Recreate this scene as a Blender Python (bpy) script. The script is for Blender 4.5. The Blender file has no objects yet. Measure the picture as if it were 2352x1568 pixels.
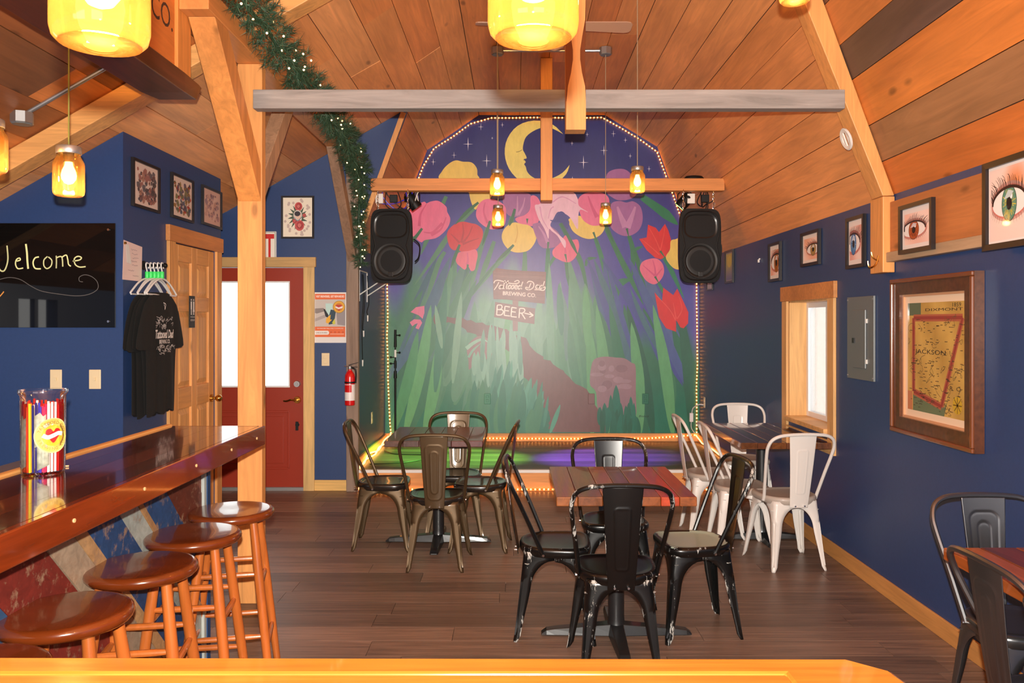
import bpy, bmesh, math, random
from mathutils import Vector, Matrix
R = math.radians
rng = random.Random(7)
C = bpy.context.scene.collection
# ------------------------------------------------------------------ camera
F, CX, CY, H = 1880.0, 1183.0, 740.0, 1.54          # focal length / vanishing point in pixels of a 2352x1568 frame, eye height
cam_d = bpy.data.cameras.new('camera'); cam = bpy.data.objects.new('camera', cam_d); C.objects.link(cam)
cam_d.sensor_width = 36; cam_d.lens = F/2352*36
cam_d.shift_x = (1176-CX)/2352; cam_d.shift_y = (CY-784)/2352
cam.location = (0, 0, H); cam.rotation_euler = (R(90), 0, 0)
cam_d.clip_start = 0.02
bpy.context.scene.camera = cam
# ------------------------------------------------------------------ world, flash, exposure
sc = bpy.context.scene
sc.view_settings.view_transform = 'Standard'; sc.view_settings.look = 'None'
sc.view_settings.gamma = 1; sc.view_settings.use_curve_mapping = False
sc.view_settings.exposure = 0.0
w = bpy.data.worlds.new('World'); sc.world = w; w.use_nodes = True
w.node_tree.nodes['Background'].inputs[0].default_value = (1.0, 0.98, 0.95, 1)
w.node_tree.nodes['Background'].inputs[1].default_value = 2.6
# the camera's own flash, a hand's breadth above the lens
FLASH, FLASH_FALL = 220.0, 'Linear'
fl_d = bpy.data.lights.new('camera_flash', 'POINT'); fl_d.shadow_soft_size = 0.013
fl_d.use_nodes = True
_n = fl_d.node_tree.nodes; _e = _n['Emission']; _f = _n.new('ShaderNodeLightFalloff')
_f.inputs['Strength'].default_value = FLASH; fl_d.node_tree.links.new(_f.outputs[FLASH_FALL], _e.inputs['Strength'])
_e.inputs['Color'].default_value = (1.0, 0.93, 0.84, 1)
fl_d.energy = 1.0
fl = bpy.data.objects.new('camera_flash', fl_d); C.objects.link(fl); fl.location = (0, -0.02, H+0.085)

# ------------------------------------------------------------------ helpers
def PX(u, v, Y): return ((u-CX)*Y/F, Y, H+(CY-v)*Y/F)
def FLR(u, v, z=0.0):
    Y = F*(H-z)/(v-CY); return ((u-CX)*Y/F, Y, z)
def s2l(c):
    c = c/255.0
    return c/12.92 if c <= 0.04045 else ((c+0.055)/1.055)**2.4
def rgb(r, g, b, k=1.0): return (min(1, s2l(r)*k), min(1, s2l(g)*k), min(1, s2l(b)*k), 1.0)

class MB:
    """collects geometry, then links it as one mesh object"""
    def __init__(self): self.v = []; self.f = []
    def add(self, vs, fs):
        o = len(self.v); self.v += [tuple(p) for p in vs]; self.f += [tuple(i+o for i in f) for f in fs]; return self
    def box(self, x0, x1, y0, y1, z0, z1):
        return self.add([(x0,y0,z0),(x1,y0,z0),(x1,y1,z0),(x0,y1,z0),(x0,y0,z1),(x1,y0,z1),(x1,y1,z1),(x0,y1,z1)],
            [(0,3,2,1),(4,5,6,7),(0,1,5,4),(1,2,6,5),(2,3,7,6),(3,0,4,7)])
    def bar(self, a, b, w, h, up=(0,0,1)):
        a = Vector(a); b = Vector(b); d = (b-a).normalized(); up = Vector(up)
        s = d.cross(up)
        if s.length < 1e-4: s = d.cross(Vector((1,0,0)))
        s.normalize(); u = s.cross(d)
        vs = []
        for p in (a, b):
            for i, j in ((-1,-1),(1,-1),(1,1),(-1,1)): vs.append(p+s*(i*w/2)+u*(j*h/2))
        return self.add(vs, [(3,2,1,0),(4,5,6,7),(0,1,5,4),(1,2,6,5),(2,3,7,6),(3,0,4,7)])
    def prism(self, poly, axis, a0, a1):
        """poly: 2D points; axis 'Y': (x,z), 'X': (y,z), 'Z': (x,y)"""
        n = len(poly); mk = {'Y': lambda p,a:(p[0],a,p[1]), 'X': lambda p,a:(a,p[0],p[1]), 'Z': lambda p,a:(p[0],p[1],a)}[axis]
        vs = [mk(p,a0) for p in poly]+[mk(p,a1) for p in poly]
        fs = [tuple(range(n))[::-1], tuple(range(n,2*n))]+[(i,(i+1)%n,n+(i+1)%n,n+i) for i in range(n)]
        return self.add(vs, fs)
    def tube(self, pts, r, n=8, closed=False, cap=True):
        P = [Vector(p) for p in pts]; m = len(P); rs = r if isinstance(r, (list,tuple)) else [r]*m
        up = None; rings = []
        for i in range(m):
            if closed: t = P[(i+1)%m]-P[i-1]
            else: t = P[min(i+1,m-1)]-P[max(i-1,0)]
            t.normalize()
            if up is None: up = Vector((0,0,1)) if abs(t.z) < 0.9 else Vector((1,0,0))
            s = t.cross(up)
            if s.length < 1e-5: s = t.orthogonal()
            s.normalize(); up = s.cross(t).normalized()
            rings.append([P[i]+s*(math.cos(2*math.pi*k/n)*rs[i])+up*(math.sin(2*math.pi*k/n)*rs[i]) for k in range(n)])
        vs = [p for rg in rings for p in rg]; fs = []
        for i in range(m if closed else m-1):
            j = (i+1) % m
            for k in range(n): fs.append((i*n+k, j*n+k, j*n+(k+1)%n, i*n+(k+1)%n))
        if cap and not closed: fs.append(tuple(range(n))[::-1] if False else tuple(reversed(range(n)))[::-1]); fs.append(tuple(range((m-1)*n, m*n)))
        return self.add(vs, fs)
    def cyl(self, a, b, r0, r1=None, n=14):
        return self.tube([a, b], [r0, r0 if r1 is None else r1], n)
    def lathe(self, prof, n=24, c=(0,0,0), capb=True, capt=True):
        vs = []; m = len(prof)
        for r, z in prof:
            for k in range(n):
                a = 2*math.pi*k/n; vs.append((c[0]+r*math.cos(a), c[1]+r*math.sin(a), c[2]+z))
        fs = []
        for i in range(m-1):
            for k in range(n): fs.append((i*n+k, i*n+(k+1)%n, (i+1)*n+(k+1)%n, (i+1)*n+k))
        if capb: fs.append(tuple(reversed(range(n))))
        if capt: fs.append(tuple(range((m-1)*n, m*n)))
        return self.add(vs, fs)
    def ball(self, c, r, n=8, sz=1.0):
        prof = [(max(1e-5, r*math.sin(math.pi*i/n)), -r*sz*math.cos(math.pi*i/n)) for i in range(n+1)]
        return self.lathe(prof, max(6, n+2), c, False, False)
    def rings(self, rgs, capb=True, capt=True):
        n = len(rgs[0]); vs = [p for rg in rgs for p in rg]; fs = []
        for i in range(len(rgs)-1):
            for k in range(n): fs.append((i*n+k, i*n+(k+1)%n, (i+1)*n+(k+1)%n, (i+1)*n+k))
        if capb: fs.append(tuple(reversed(range(n))))
        if capt: fs.append(tuple(range((len(rgs)-1)*n, len(rgs)*n)))
        return self.add(vs, fs)
    def rotx(self, ang, c=(0,0,0)):
        M = Matrix.Translation(c) @ Matrix.Rotation(ang, 4, 'X') @ Matrix.Translation([-q for q in c])
        self.v = [tuple(M @ Vector(p)) for p in self.v]; return self
    def xf(self, M): self.v = [tuple(M @ Vector(p)) for p in self.v]; return self
    def mesh(self, name, mat, smooth=True, ang=35):
        me = bpy.data.meshes.new(name); me.from_pydata(self.v, [], self.f)
        bm = bmesh.new(); bm.from_mesh(me); bmesh.ops.recalc_face_normals(bm, faces=bm.faces); bm.to_mesh(me); bm.free()
        if mat: me.materials.append(mat)
        if smooth:
            for p in me.polygons: p.use_smooth = True
            me.set_sharp_from_angle(angle=R(ang))
        return me
    def build(self, name, mat, parent=None, world=False, smooth=True, color=None, bevel=0, solid=0, label=None, kind=None, ang=35):
        if world and parent is not None:
            Mi = parent_matrix(parent).inverted(); self.v = [tuple(Mi @ Vector(p)) for p in self.v]
        me = self.mesh(name, mat, smooth, ang)
        return obj(name, me, parent, color, bevel, solid, label, kind)

def parent_matrix(p):
    M = Matrix.Translation(p.location) @ p.rotation_euler.to_matrix().to_4x4()
    return parent_matrix(p.parent) @ M if p.parent else M
def obj(name, me, parent=None, color=None, bevel=0, solid=0, label=None, kind=None):
    o = bpy.data.objects.new(name, me); C.objects.link(o)
    if parent is not None: o.parent = parent
    if color is not None: o.color = color
    if bevel:
        b = o.modifiers.new('bevel', 'BEVEL'); b.width = bevel; b.segments = 2; b.limit_method = 'ANGLE'; b.angle_limit = R(40)
    if solid:
        s = o.modifiers.new('solid', 'SOLIDIFY'); s.thickness = solid; s.offset = 0
    if label: o['label'] = label
    if kind: o['kind'] = kind
    return o
def tag(o, label, cat, group=None):
    o['label'] = label; o['category'] = cat
    if group: o['group'] = group
    return o
def thing(name, label, cat, loc=(0,0,0), rz=0.0, group=None):
    o = bpy.data.objects.new(name, None); C.objects.link(o); o.empty_display_size = 0.05
    o.location = loc; o.rotation_euler = (0, 0, rz)
    return tag(o, label, cat, group)
def struct(o): o['kind'] = 'structure'; return o
def dup(root, loc, rz, label, group=None):
    r = root.copy(); C.objects.link(r); r.location = loc; r.rotation_euler = (0, 0, rz); r['label'] = label
    if group: r['group'] = group
    def rec(src, dst):
        for ch in src.children:
            c = ch.copy(); C.objects.link(c); c.parent = dst; rec(ch, c)
    for ch in list(root.children):
        c = ch.copy(); C.objects.link(c); c.parent = r
        for g in list(ch.children):
            d = g.copy(); C.objects.link(d); d.parent = c
    return r

# ------------------------------------------------------------------ materials
def nmat(name):
    m = bpy.data.materials.new(name); m.use_nodes = True
    nt = m.node_tree; return m, nt, nt.nodes, nt.links, nt.nodes['Principled BSDF']
def plain(name, col, rough=0.5, metal=0.0, emit=None, estr=0.0, coat=0.0, spec=0.5, noise=0.0, nscale=30, bump=0.0):
    m, nt, n, l, b = nmat(name)
    b.inputs['Base Color'].default_value = col; b.inputs['Roughness'].default_value = rough; b.inputs['Metallic'].default_value = metal
    b.inputs['Coat Weight'].default_value = coat; b.inputs['Coat Roughness'].default_value = 0.06; b.inputs['Specular IOR Level'].default_value = spec
    if emit: b.inputs['Emission Color'].default_value = emit; b.inputs['Emission Strength'].default_value = estr
    if noise or bump:
        tc = n.new('ShaderNodeTexCoord'); nz = n.new('ShaderNodeTexNoise'); nz.inputs['Scale'].default_value = nscale; nz.inputs['Detail'].default_value = 5
        l.new(tc.outputs['Object'], nz.inputs['Vector'])
        if noise:
            mx = n.new('ShaderNodeMix'); mx.data_type = 'RGBA'; mx.blend_type = 'MULTIPLY'; mx.inputs[0].default_value = 1
            rp = n.new('ShaderNodeMapRange'); rp.inputs[1].default_value = 0.3; rp.inputs[2].default_value = 0.7
            rp.inputs[3].default_value = 1-noise; rp.inputs[4].default_value = 1+noise*0.5
            l.new(nz.outputs['Fac'], rp.inputs[0]); mx.inputs[6].default_value = col; l.new(rp.outputs[0], mx.inputs[7]); l.new(mx.outputs[2], b.inputs['Base Color'])
        if bump:
            bp = n.new('ShaderNodeBump'); bp.inputs['Strength'].default_value = bump; bp.inputs['Distance'].default_value = 0.004
            l.new(nz.outputs['Fac'], bp.inputs['Height']); l.new(bp.outputs[0], b.inputs['Normal'])
    return m
def wood(name, axis='Y', col=None, rough=0.5, coat=0.0, contrast=0.4, knots=0.5, grain=14, patch=None, worn=None):
    """grain runs along the axis; the colour is the object's own colour unless col is given"""
    m, nt, n, l, b = nmat(name)
    tc = n.new('ShaderNodeTexCoord'); oi = n.new('ShaderNodeObjectInfo')
    ofs = n.new('ShaderNodeVectorMath'); ofs.operation = 'MULTIPLY_ADD'
    cmb = n.new('ShaderNodeCombineXYZ'); 
    for i in range(3): l.new(oi.outputs['Random'], cmb.inputs[i])
    ofs.inputs[1].default_value = (31.7, 17.3, 23.9); l.new(cmb.outputs[0], ofs.inputs[0]); l.new(tc.outputs['Object'], ofs.inputs[2])
    def mapped(al, ac):
        mp = n.new('ShaderNodeMapping'); s = [ac]*3; s['XYZ'.index(axis)] = al; mp.inputs['Scale'].default_value = s
        l.new(ofs.outputs[0], mp.inputs['Vector']); return mp.outputs[0]
    nz = n.new('ShaderNodeTexNoise'); nz.inputs['Scale'].default_value = 1.6; nz.inputs['Detail'].default_value = 7; nz.inputs['Roughness'].default_value = 0.62
    nz.inputs['Distortion'].default_value = 1.2; l.new(mapped(1.0, grain), nz.inputs['Vector'])
    big = n.new('ShaderNodeTexNoise'); big.inputs['Scale'].default_value = 1.4; big.inputs['Detail'].default_value = 2; l.new(mapped(0.7, 2.6), big.inputs['Vector'])
    r1 = n.new('ShaderNodeMapRange'); r1.inputs[1].default_value = 0.3; r1.inputs[2].default_value = 0.72; r1.inputs[3].default_value = 1-contrast; r1.inputs[4].default_value = 1.12
    l.new(nz.outputs['Fac'], r1.inputs[0])
    r2 = n.new('ShaderNodeMapRange'); r2.inputs[1].default_value = 0.3; r2.inputs[2].default_value = 0.7; r2.inputs[3].default_value = 0.8; r2.inputs[4].default_value = 1.12
    l.new(big.outputs['Fac'], r2.inputs[0])
    mu = n.new('ShaderNodeMath'); mu.operation = 'MULTIPLY'; l.new(r1.outputs[0], mu.inputs[0]); l.new(r2.outputs[0], mu.inputs[1])
    fac = mu.outputs[0]
    if knots:
        vo = n.new('ShaderNodeTexVoronoi'); vo.inputs['Scale'].default_value = 1.5; l.new(mapped(1.0, 2.4), vo.inputs['Vector'])
        rk = n.new('ShaderNodeMapRange'); rk.inputs[1].default_value = 0.035; rk.inputs[2].default_value = 0.085; rk.inputs[3].default_value = 1-knots; rk.inputs[4].default_value = 1.0
        l.new(vo.outputs['Distance'], rk.inputs[0]); m2 = n.new('ShaderNodeMath'); m2.operation = 'MULTIPLY'
        l.new(fac, m2.inputs[0]); l.new(rk.outputs[0], m2.inputs[1]); fac = m2.outputs[0]
    mx = n.new('ShaderNodeMix'); mx.data_type = 'RGBA'; mx.blend_type = 'MULTIPLY'; mx.inputs[0].default_value = 1
    if col: mx.inputs[6].default_value = col
    else: l.new(oi.outputs['Color'], mx.inputs[6])
    l.new(fac, mx.inputs[7]); out = mx.outputs[2]
    if patch or worn:      # paint left on, or worn off, in streaks
        pn = n.new('ShaderNodeTexNoise'); pn.inputs['Scale'].default_value = 2.2 if patch else 3.0; pn.inputs['Detail'].default_value = 8; pn.inputs['Roughness'].default_value = 0.7
        l.new(mapped(1.5, 5), pn.inputs['Vector'])
        rr = n.new('ShaderNodeMapRange'); rr.inputs[1].default_value = 0.54; rr.inputs[2].default_value = 0.66; l.new(pn.outputs['Fac'], rr.inputs[0])
        m3 = n.new('ShaderNodeMix'); m3.data_type = 'RGBA'; l.new(rr.outputs[0], m3.inputs[0]); l.new(out, m3.inputs[6]); m3.inputs[7].default_value = patch or worn; out = m3.outputs[2]
    l.new(out, b.inputs['Base Color'])
    b.inputs['Roughness'].default_value = rough; b.inputs['Coat Weight'].default_value = coat; b.inputs['Coat Roughness'].default_value = 0.05
    bp = n.new('ShaderNodeBump'); bp.inputs['Strength'].default_value = 0.12; bp.inputs['Distance'].default_value = 0.003; l.new(nz.outputs['Fac'], bp.inputs['Height'])
    l.new(bp.outputs[0], b.inputs['Normal'])
    return m
def attr_mat(name, rough=0.5, coat=0.0, noise=0.0, spec=0.5):
    m, nt, n, l, b = nmat(name)
    a = n.new('ShaderNodeAttribute'); a.attribute_name = 'Col'; out = a.outputs['Color']
    if noise:
        tc = n.new('ShaderNodeTexCoord'); nz = n.new('ShaderNodeTexNoise'); nz.inputs['Scale'].default_value = 9; nz.inputs['Detail'].default_value = 8; nz.inputs['Roughness'].default_value = 0.7
        mp = n.new('ShaderNodeMapping'); mp.inputs['Scale'].default_value = (1.6, 1.6, 0.6); l.new(tc.outputs['Object'], mp.inputs[0]); l.new(mp.outputs[0], nz.inputs['Vector'])
        rr = n.new('ShaderNodeMapRange'); rr.inputs[1].default_value = 0.3; rr.inputs[2].default_value = 0.7; rr.inputs[3].default_value = 1-noise; rr.inputs[4].default_value = 1+noise
        l.new(nz.outputs['Fac'], rr.inputs[0])
        mx = n.new('ShaderNodeMix'); mx.data_type = 'RGBA'; mx.blend_type = 'MULTIPLY'; mx.inputs[0].default_value = 1; l.new(out, mx.inputs[6]); l.new(rr.outputs[0], mx.inputs[7]); out = mx.outputs[2]
    l.new(out, b.inputs['Base Color']); b.inputs['Roughness'].default_value = rough; b.inputs['Coat Weight'].default_value = coat
    b.inputs['Coat Roughness'].default_value = 0.03; b.inputs['Specular IOR Level'].default_value = spec
    return m
def glassy(name, tint, glossw=0.12, transl=0.0, tcol=None):
    m = bpy.data.materials.new(name); m.use_nodes = True; nt = m.node_tree; n = nt.nodes; l = nt.links; n.clear()
    out = n.new('ShaderNodeOutputMaterial'); tr = n.new('ShaderNodeBsdfTransparent'); tr.inputs[0].default_value = tint
    gl = n.new('ShaderNodeBsdfGlossy'); gl.inputs['Roughness'].default_value = 0.03; gl.inputs[0].default_value = (1,1,1,1)
    fr = n.new('ShaderNodeLayerWeight'); fr.inputs[0].default_value = 0.25
    mu = n.new('ShaderNodeMath'); mu.operation = 'MULTIPLY_ADD'; l.new(fr.outputs['Fresnel'], mu.inputs[0]); mu.inputs[1].default_value = 0.8; mu.inputs[2].default_value = glossw*0.3
    base = tr.outputs[0]
    if transl:
        tl = n.new('ShaderNodeBsdfTranslucent'); tl.inputs[0].default_value = tcol or tint; m0 = n.new('ShaderNodeMixShader'); m0.inputs[0].default_value = transl
        l.new(tr.outputs[0], m0.inputs[1]); l.new(tl.outputs[0], m0.inputs[2]); base = m0.outputs[0]
    mx = n.new('ShaderNodeMixShader'); l.new(mu.outputs[0], mx.inputs[0]); l.new(base, mx.inputs[1]); l.new(gl.outputs[0], mx.inputs[2]); l.new(mx.outputs[0], out.inputs[0])
    return m
def metal_worn(name, col, worn, rough=0.3, metal=0.0, amount=0.35, coat=0.4):
    """enamelled sheet metal, rubbed through in streaks and along the edges"""
    m, nt, n, l, b = nmat(name)
    tc = n.new('ShaderNodeTexCoord'); nz = n.new('ShaderNodeTexNoise'); nz.inputs['Scale'].default_value = 7; nz.inputs['Detail'].default_value = 9; nz.inputs['Roughness'].default_value = 0.75
    mp = n.new('ShaderNodeMapping'); mp.inputs['Scale'].default_value = (3, 3, 0.8); l.new(tc.outputs['Object'], mp.inputs[0]); l.new(mp.outputs[0], nz.inputs['Vector'])
    ge = n.new('ShaderNodeNewGeometry'); pr = n.new('ShaderNodeMapRange'); pr.inputs[1].default_value = 0.5; pr.inputs[2].default_value = 0.64; pr.inputs[3].default_value = 0; pr.inputs[4].default_value = 0.19
    l.new(ge.outputs['Pointiness'], pr.inputs[0])
    ad = n.new('ShaderNodeMath'); ad.operation = 'ADD'; l.new(nz.outputs['Fac'], ad.inputs[0]); l.new(pr.outputs[0], ad.inputs[1])
    rr = n.new('ShaderNodeMapRange'); rr.inputs[1].default_value = 0.86-amount*0.5; rr.inputs[2].default_value = 0.9-amount*0.5; l.new(ad.outputs[0], rr.inputs[0])
    mx = n.new('ShaderNodeMix'); mx.data_type = 'RGBA'; l.new(rr.outputs[0], mx.inputs[0]); mx.inputs[6].default_value = col; mx.inputs[7].default_value = worn
    l.new(mx.outputs[2], b.inputs['Base Color']); b.inputs['Roughness'].default_value = rough; b.inputs['Metallic'].default_value = metal
    b.inputs['Coat Weight'].default_value = coat; b.inputs['Coat Roughness'].default_value = 0.15
    return m

M = {}
M['pineY'] = wood('pine_boards_y', 'Y', rough=0.5, contrast=0.2, knots=0.5)
M['pineX'] = wood('pine_boards_x', 'X', rough=0.55, contrast=0.28, knots=0.5)
M['pineZ'] = wood('pine_boards_z', 'Z', rough=0.5, contrast=0.25, knots=0.45)
M['greyX'] = wood('weathered_beam', 'X', rough=0.75, contrast=0.35, knots=0.4)
M['greyZ'] = wood('weathered_post', 'Z', rough=0.75, contrast=0.35, knots=0.55)
M['floor'] = wood('vinyl_plank', 'X', rough=0.4, contrast=0.6, knots=0, grain=30)
M['deck'] = wood('stage_deck_wood', 'X', col=rgb(62,50,46), rough=0.4, contrast=0.5, knots=0, grain=30)
M['stool'] = wood('stained_stool_wood', 'Z', col=rgb(192,104,44), rough=0.3, coat=0.5, contrast=0.2, knots=0)
M['stool_seat'] = wood('stained_seat_wood', 'X', col=rgb(118,52,18), rough=0.22, coat=0.7, contrast=0.25, knots=0, grain=9)
M['bar'] = wood('bar_varnished', 'Y', rough=0.14, coat=1.0, contrast=0.35, knots=0)
M['counter'] = wood('counter_varnished', 'X', rough=0.2, coat=1.0, contrast=0.3, knots=0.4)
M['tabletop'] = wood('tabletop_epoxy', 'Y', rough=0.35, coat=0.45, contrast=0.5, knots=0.4)
M['tabletop_gloss'] = wood('tabletop_high_gloss', 'Y', rough=0.15, coat=1.0, contrast=0.5, knots=0.4)
M['darkbeam'] = wood('dark_stained_beam', 'Y', col=rgb(92,44,24), rough=0.4, contrast=0.45, knots=0)
M['reclaimY'] = wood('reclaimed_board', 'X', rough=0.6, contrast=0.35, knots=0.3, worn=rgb(150,120,95))
M['navy'] = plain('navy_wall_paint', rgb(40,64,110), rough=0.42, noise=0.06, nscale=60, bump=0.05)
M['red_door'] = plain('red_door_paint', rgb(148,44,20), rough=0.4)
M['cream'] = plain('cream_plastic', rgb(226,206,166), rough=0.4)
M['white'] = plain('white_plastic', rgb(225,222,218), rough=0.4)
M['vinyl'] = plain('white_vinyl', rgb(225,225,228), rough=0.35)
M['black'] = plain('black_plastic', (0.005,0.005,0.0055,1), rough=0.5, spec=0.3)
M['blackgloss'] = plain('black_acrylic', (0.004,0.004,0.004,1), rough=0.03, spec=0.5)
M['cast'] = plain('black_cast_iron', (0.012,0.012,0.013,1), rough=0.38, coat=0.3)
M['frame'] = plain('black_frame', (0.012,0.008,0.008,1), rough=0.35)
M['chrome'] = plain('chrome', (0.75,0.75,0.75,1), rough=0.18, metal=1)
M['zinc'] = plain('galvanised', (0.42,0.42,0.42,1), rough=0.4, metal=0.85)
M['brass'] = plain('brass', rgb(205,160,80), rough=0.2, metal=1)
M['greysteel'] = plain('grey_panel_enamel', rgb(112,118,120), rough=0.4, metal=0.2)
M['stone'] = plain('grey_laminate', rgb(120,112,106), rough=0.35, noise=0.15, nscale=80)
M['red'] = plain('red_enamel', rgb(205,20,22), rough=0.25, coat=0.6)
M['paper'] = plain('paper', rgb(225,200,195), rough=0.7)
M['cloth'] = plain('black_cotton', (0.006,0.006,0.006,1), rough=0.9, bump=0.2, nscale=300)
M['green_plastic'] = plain('green_plastic', rgb(60,215,100), rough=0.4)
M['cord'] = plain('olive_cord', rgb(120,118,50), rough=0.7)
M['ncord'] = plain('pale_cord', rgb(170,150,120), rough=0.6)
M['bulb'] = plain('lit_bulb', (1,0.6,0.2,1), emit=(1.0,0.55,0.18,1), estr=14)
M['mini'] = plain('mini_light', (1,0.7,0.3,1), emit=(1.0,0.62,0.25,1), estr=8)
M['rope_bulb'] = plain('rope_light_bulb', (1,0.6,0.25,1), emit=(1.0,0.50,0.16,1), estr=9)
M['globe'] = plain('opal_glass', rgb(235,215,200), rough=0.25)
M['fan'] = plain('fan_blade', rgb(190,150,125), rough=0.4)
M['needle'] = plain('garland_needle', rgb(34,66,44), rough=0.6)
M['needle2'] = plain('garland_needle_pale', rgb(70,98,70), rough=0.6)
M['jar'] = glassy('glow_tinted_jar_glass', (1.0,0.74,0.38,1), 0.2, 0.07, (1.0,0.48,0.13,1))  # clear glass, with the bulb's warm light put into its amber tint
M['clear'] = glassy('clear_glass', (0.97,0.97,0.97,1), 0.15)
M['pane'] = glassy('window_glass', (0.95,0.97,0.97,1), 0.1)
M['rope'] = glassy('rope_light_tube', (1.0,0.85,0.65,1), 0.2, 0.25, (1.0,0.5,0.18,1))
M['led_green'] = plain('green_led', (0.1,1,0.1,1), emit=(0.35,1.0,0.2,1), estr=6)
M['led_blue'] = plain('violet_led', (0.2,0.1,1,1), emit=(0.22,0.1,1.0,1), estr=6)
M['glow_cable'] = plain('violet_glow_tint', rgb(60,40,190), rough=0.4)  # violet glow is put into the cable's base colour
M['mural'] = attr_mat('mural_paint', rough=0.36, noise=0.10)
M['print'] = attr_mat('printed_paper', rough=0.6, coat=0.25)
M['chalk'] = attr_mat('marker_lines', rough=0.8)
M['ch_black'] = metal_worn('black_enamel_worn', (0.004,0.004,0.004,1), rgb(190,190,185), rough=0.3, amount=0.385, coat=0.15)
M['ch_bronze'] = metal_worn('bronze_enamel', rgb(86,67,44), rgb(112,92,64), rough=0.46, metal=0.6, amount=0.1)
M['ch_white'] = metal_worn('white_enamel_worn', rgb(214,208,202), rgb(90,88,100), rough=0.4, amount=0.2, coat=0.2)
M['ch_gun'] = metal_worn('gunmetal', rgb(120,120,122), rgb(160,160,160), rough=0.3, metal=0.9, amount=0.1)
M['seat_black'] = M['ch_black']
M['seat_bronze'] = plain('dark_bronze_seat', (0.014,0.011,0.009,1), rough=0.25, coat=0.6)
M['seat_white'] = metal_worn('worn_white_seat', rgb(170,158,148), rgb(110,100,95), rough=0.45, amount=0.3, coat=0.1)
M['seat_gun'] = plain('gunmetal_seat', (0.16,0.16,0.165,1), rough=0.28, metal=0.9)
M['seat_pale'] = metal_worn('rubbed_pale_seat', rgb(168,182,164), (0.03,0.03,0.03,1), rough=0.35, amount=0.3)

# ------------------------------------------------------------------ flat print: layered coloured outlines in local x (right), y (up)
class Art:
    def __init__(self, step=0.0004): self.v = []; self.f = []; self.c = []; self.k = 0; self.step = step; self.map = lambda x, y: (x, y)
    def poly(self, pts, col, lift=True):
        if lift: self.k += 1
        o = len(self.v); d = self.k*self.step
        for p in pts:
            x, y = self.map(*p); self.v.append((x, -d, y))
        n = len(pts); self.f.append(tuple(range(o, o+n))); self.c.append([col]*n if not isinstance(col, list) else col)
        return self
    def grid(self, x0, x1, y0, y1, nx, ny, fn):
        self.k += 1
        for i in range(nx):
            for j in range(ny):
                q = [(x0+(x1-x0)*(i+a)/nx, y0+(y1-y0)*(j+b)/ny) for a, b in ((0,0),(1,0),(1,1),(0,1))]
                self.poly(q, [fn(*p) for p in q], lift=False)
        return self
    def stroke(self, pts, w, col, smooth=True, lift=True, taper=0):
        if smooth and len(pts) > 2: pts = spline(pts, 6)
        ws = w if isinstance(w, (list, tuple)) else None
        n = len(pts)
        if lift: self.k += 1
        L = []; Rr = []
        for i in range(n):
            a = pts[max(0,i-1)]; b = pts[min(n-1,i+1)]; dx, dy = b[0]-a[0], b[1]-a[1]; ln = math.hypot(dx, dy) or 1
            t = i/(n-1); hw = (ws[0]+(ws[1]-ws[0])*t)/2*(min(1.0, (1.02-t)/taper) if taper else 1) if ws else w/2
            L.append((pts[i][0]-dy/ln*hw, pts[i][1]+dx/ln*hw)); Rr.append((pts[i][0]+dy/ln*hw, pts[i][1]-dx/ln*hw))
        for i in range(n-1): self.poly([L[i], L[i+1], Rr[i+1], Rr[i]], col, lift=False)
        return self
    def blob(self, pts, col): return self.poly(spline(pts, 5, True), col)
    def ell(self, cx, cy, rx, ry, col, n=28): return self.poly([(cx+rx*math.cos(2*math.pi*i/n), cy+ry*math.sin(2*math.pi*i/n)) for i in range(n)], col)
    def rect(self, x0, y0, x1, y1, col): return self.poly([(x0,y0),(x1,y0),(x1,y1),(x0,y1)], col)
    def text(self, s, x, y, size, col, align='C', bold=0.0, shear=0.0, width=None, rot=0.0, flip=False):
        V, Fc = text_mesh(s, bold, shear)
        xs = [p[0] for p in V]; ys = [p[1] for p in V]
        if not xs: return self
        w0 = max(xs)-min(xs); sx = size; 
        if width: sx = width/w0
        ox = {'C': (max(xs)+min(xs))/2, 'L': min(xs), 'R': max(xs)}[align]; oy = (max(ys)+min(ys))/2
        self.k += 1; cr, sr = math.cos(rot), math.sin(rot)
        for f in Fc:
            pts = []
            for i in f:
                a = (V[i][0]-ox)*sx; b = (V[i][1]-oy)*size
                if flip: b = -b
                pts.append((x+a*cr-b*sr, y+a*sr+b*cr))
            self.poly(pts, col, lift=False)
        return self
    def build(self, name, mat, parent, base=0.0, label=None):
        me = bpy.data.meshes.new(name); me.from_pydata([(a, b-base, c) for a, b, c in self.v], [], self.f)
        at = me.color_attributes.new('Col', 'FLOAT_COLOR', 'CORNER'); i = 0
        flat = [x for cs in self.c for c in cs for x in c]
        at.data.foreach_set('color', flat)
        me.materials.append(mat)
        return obj(name, me, parent, label=label)
_tc = {}
def text_mesh(s, bold, shear):
    k = (s, bold, shear)
    if k not in _tc:
        cu = bpy.data.curves.new('t', 'FONT'); cu.body = s; cu.offset = bold; cu.shear = shear; cu.resolution_u = 3; cu.fill_mode = 'FRONT'
        o = bpy.data.objects.new('t', cu); me = o.to_mesh()
        _tc[k] = ([tuple(v.co[:2]) for v in me.vertices], [tuple(p.vertices) for p in me.polygons])
        o.to_mesh_clear(); bpy.data.objects.remove(o); bpy.data.curves.remove(cu)
    return _tc[k]
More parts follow.
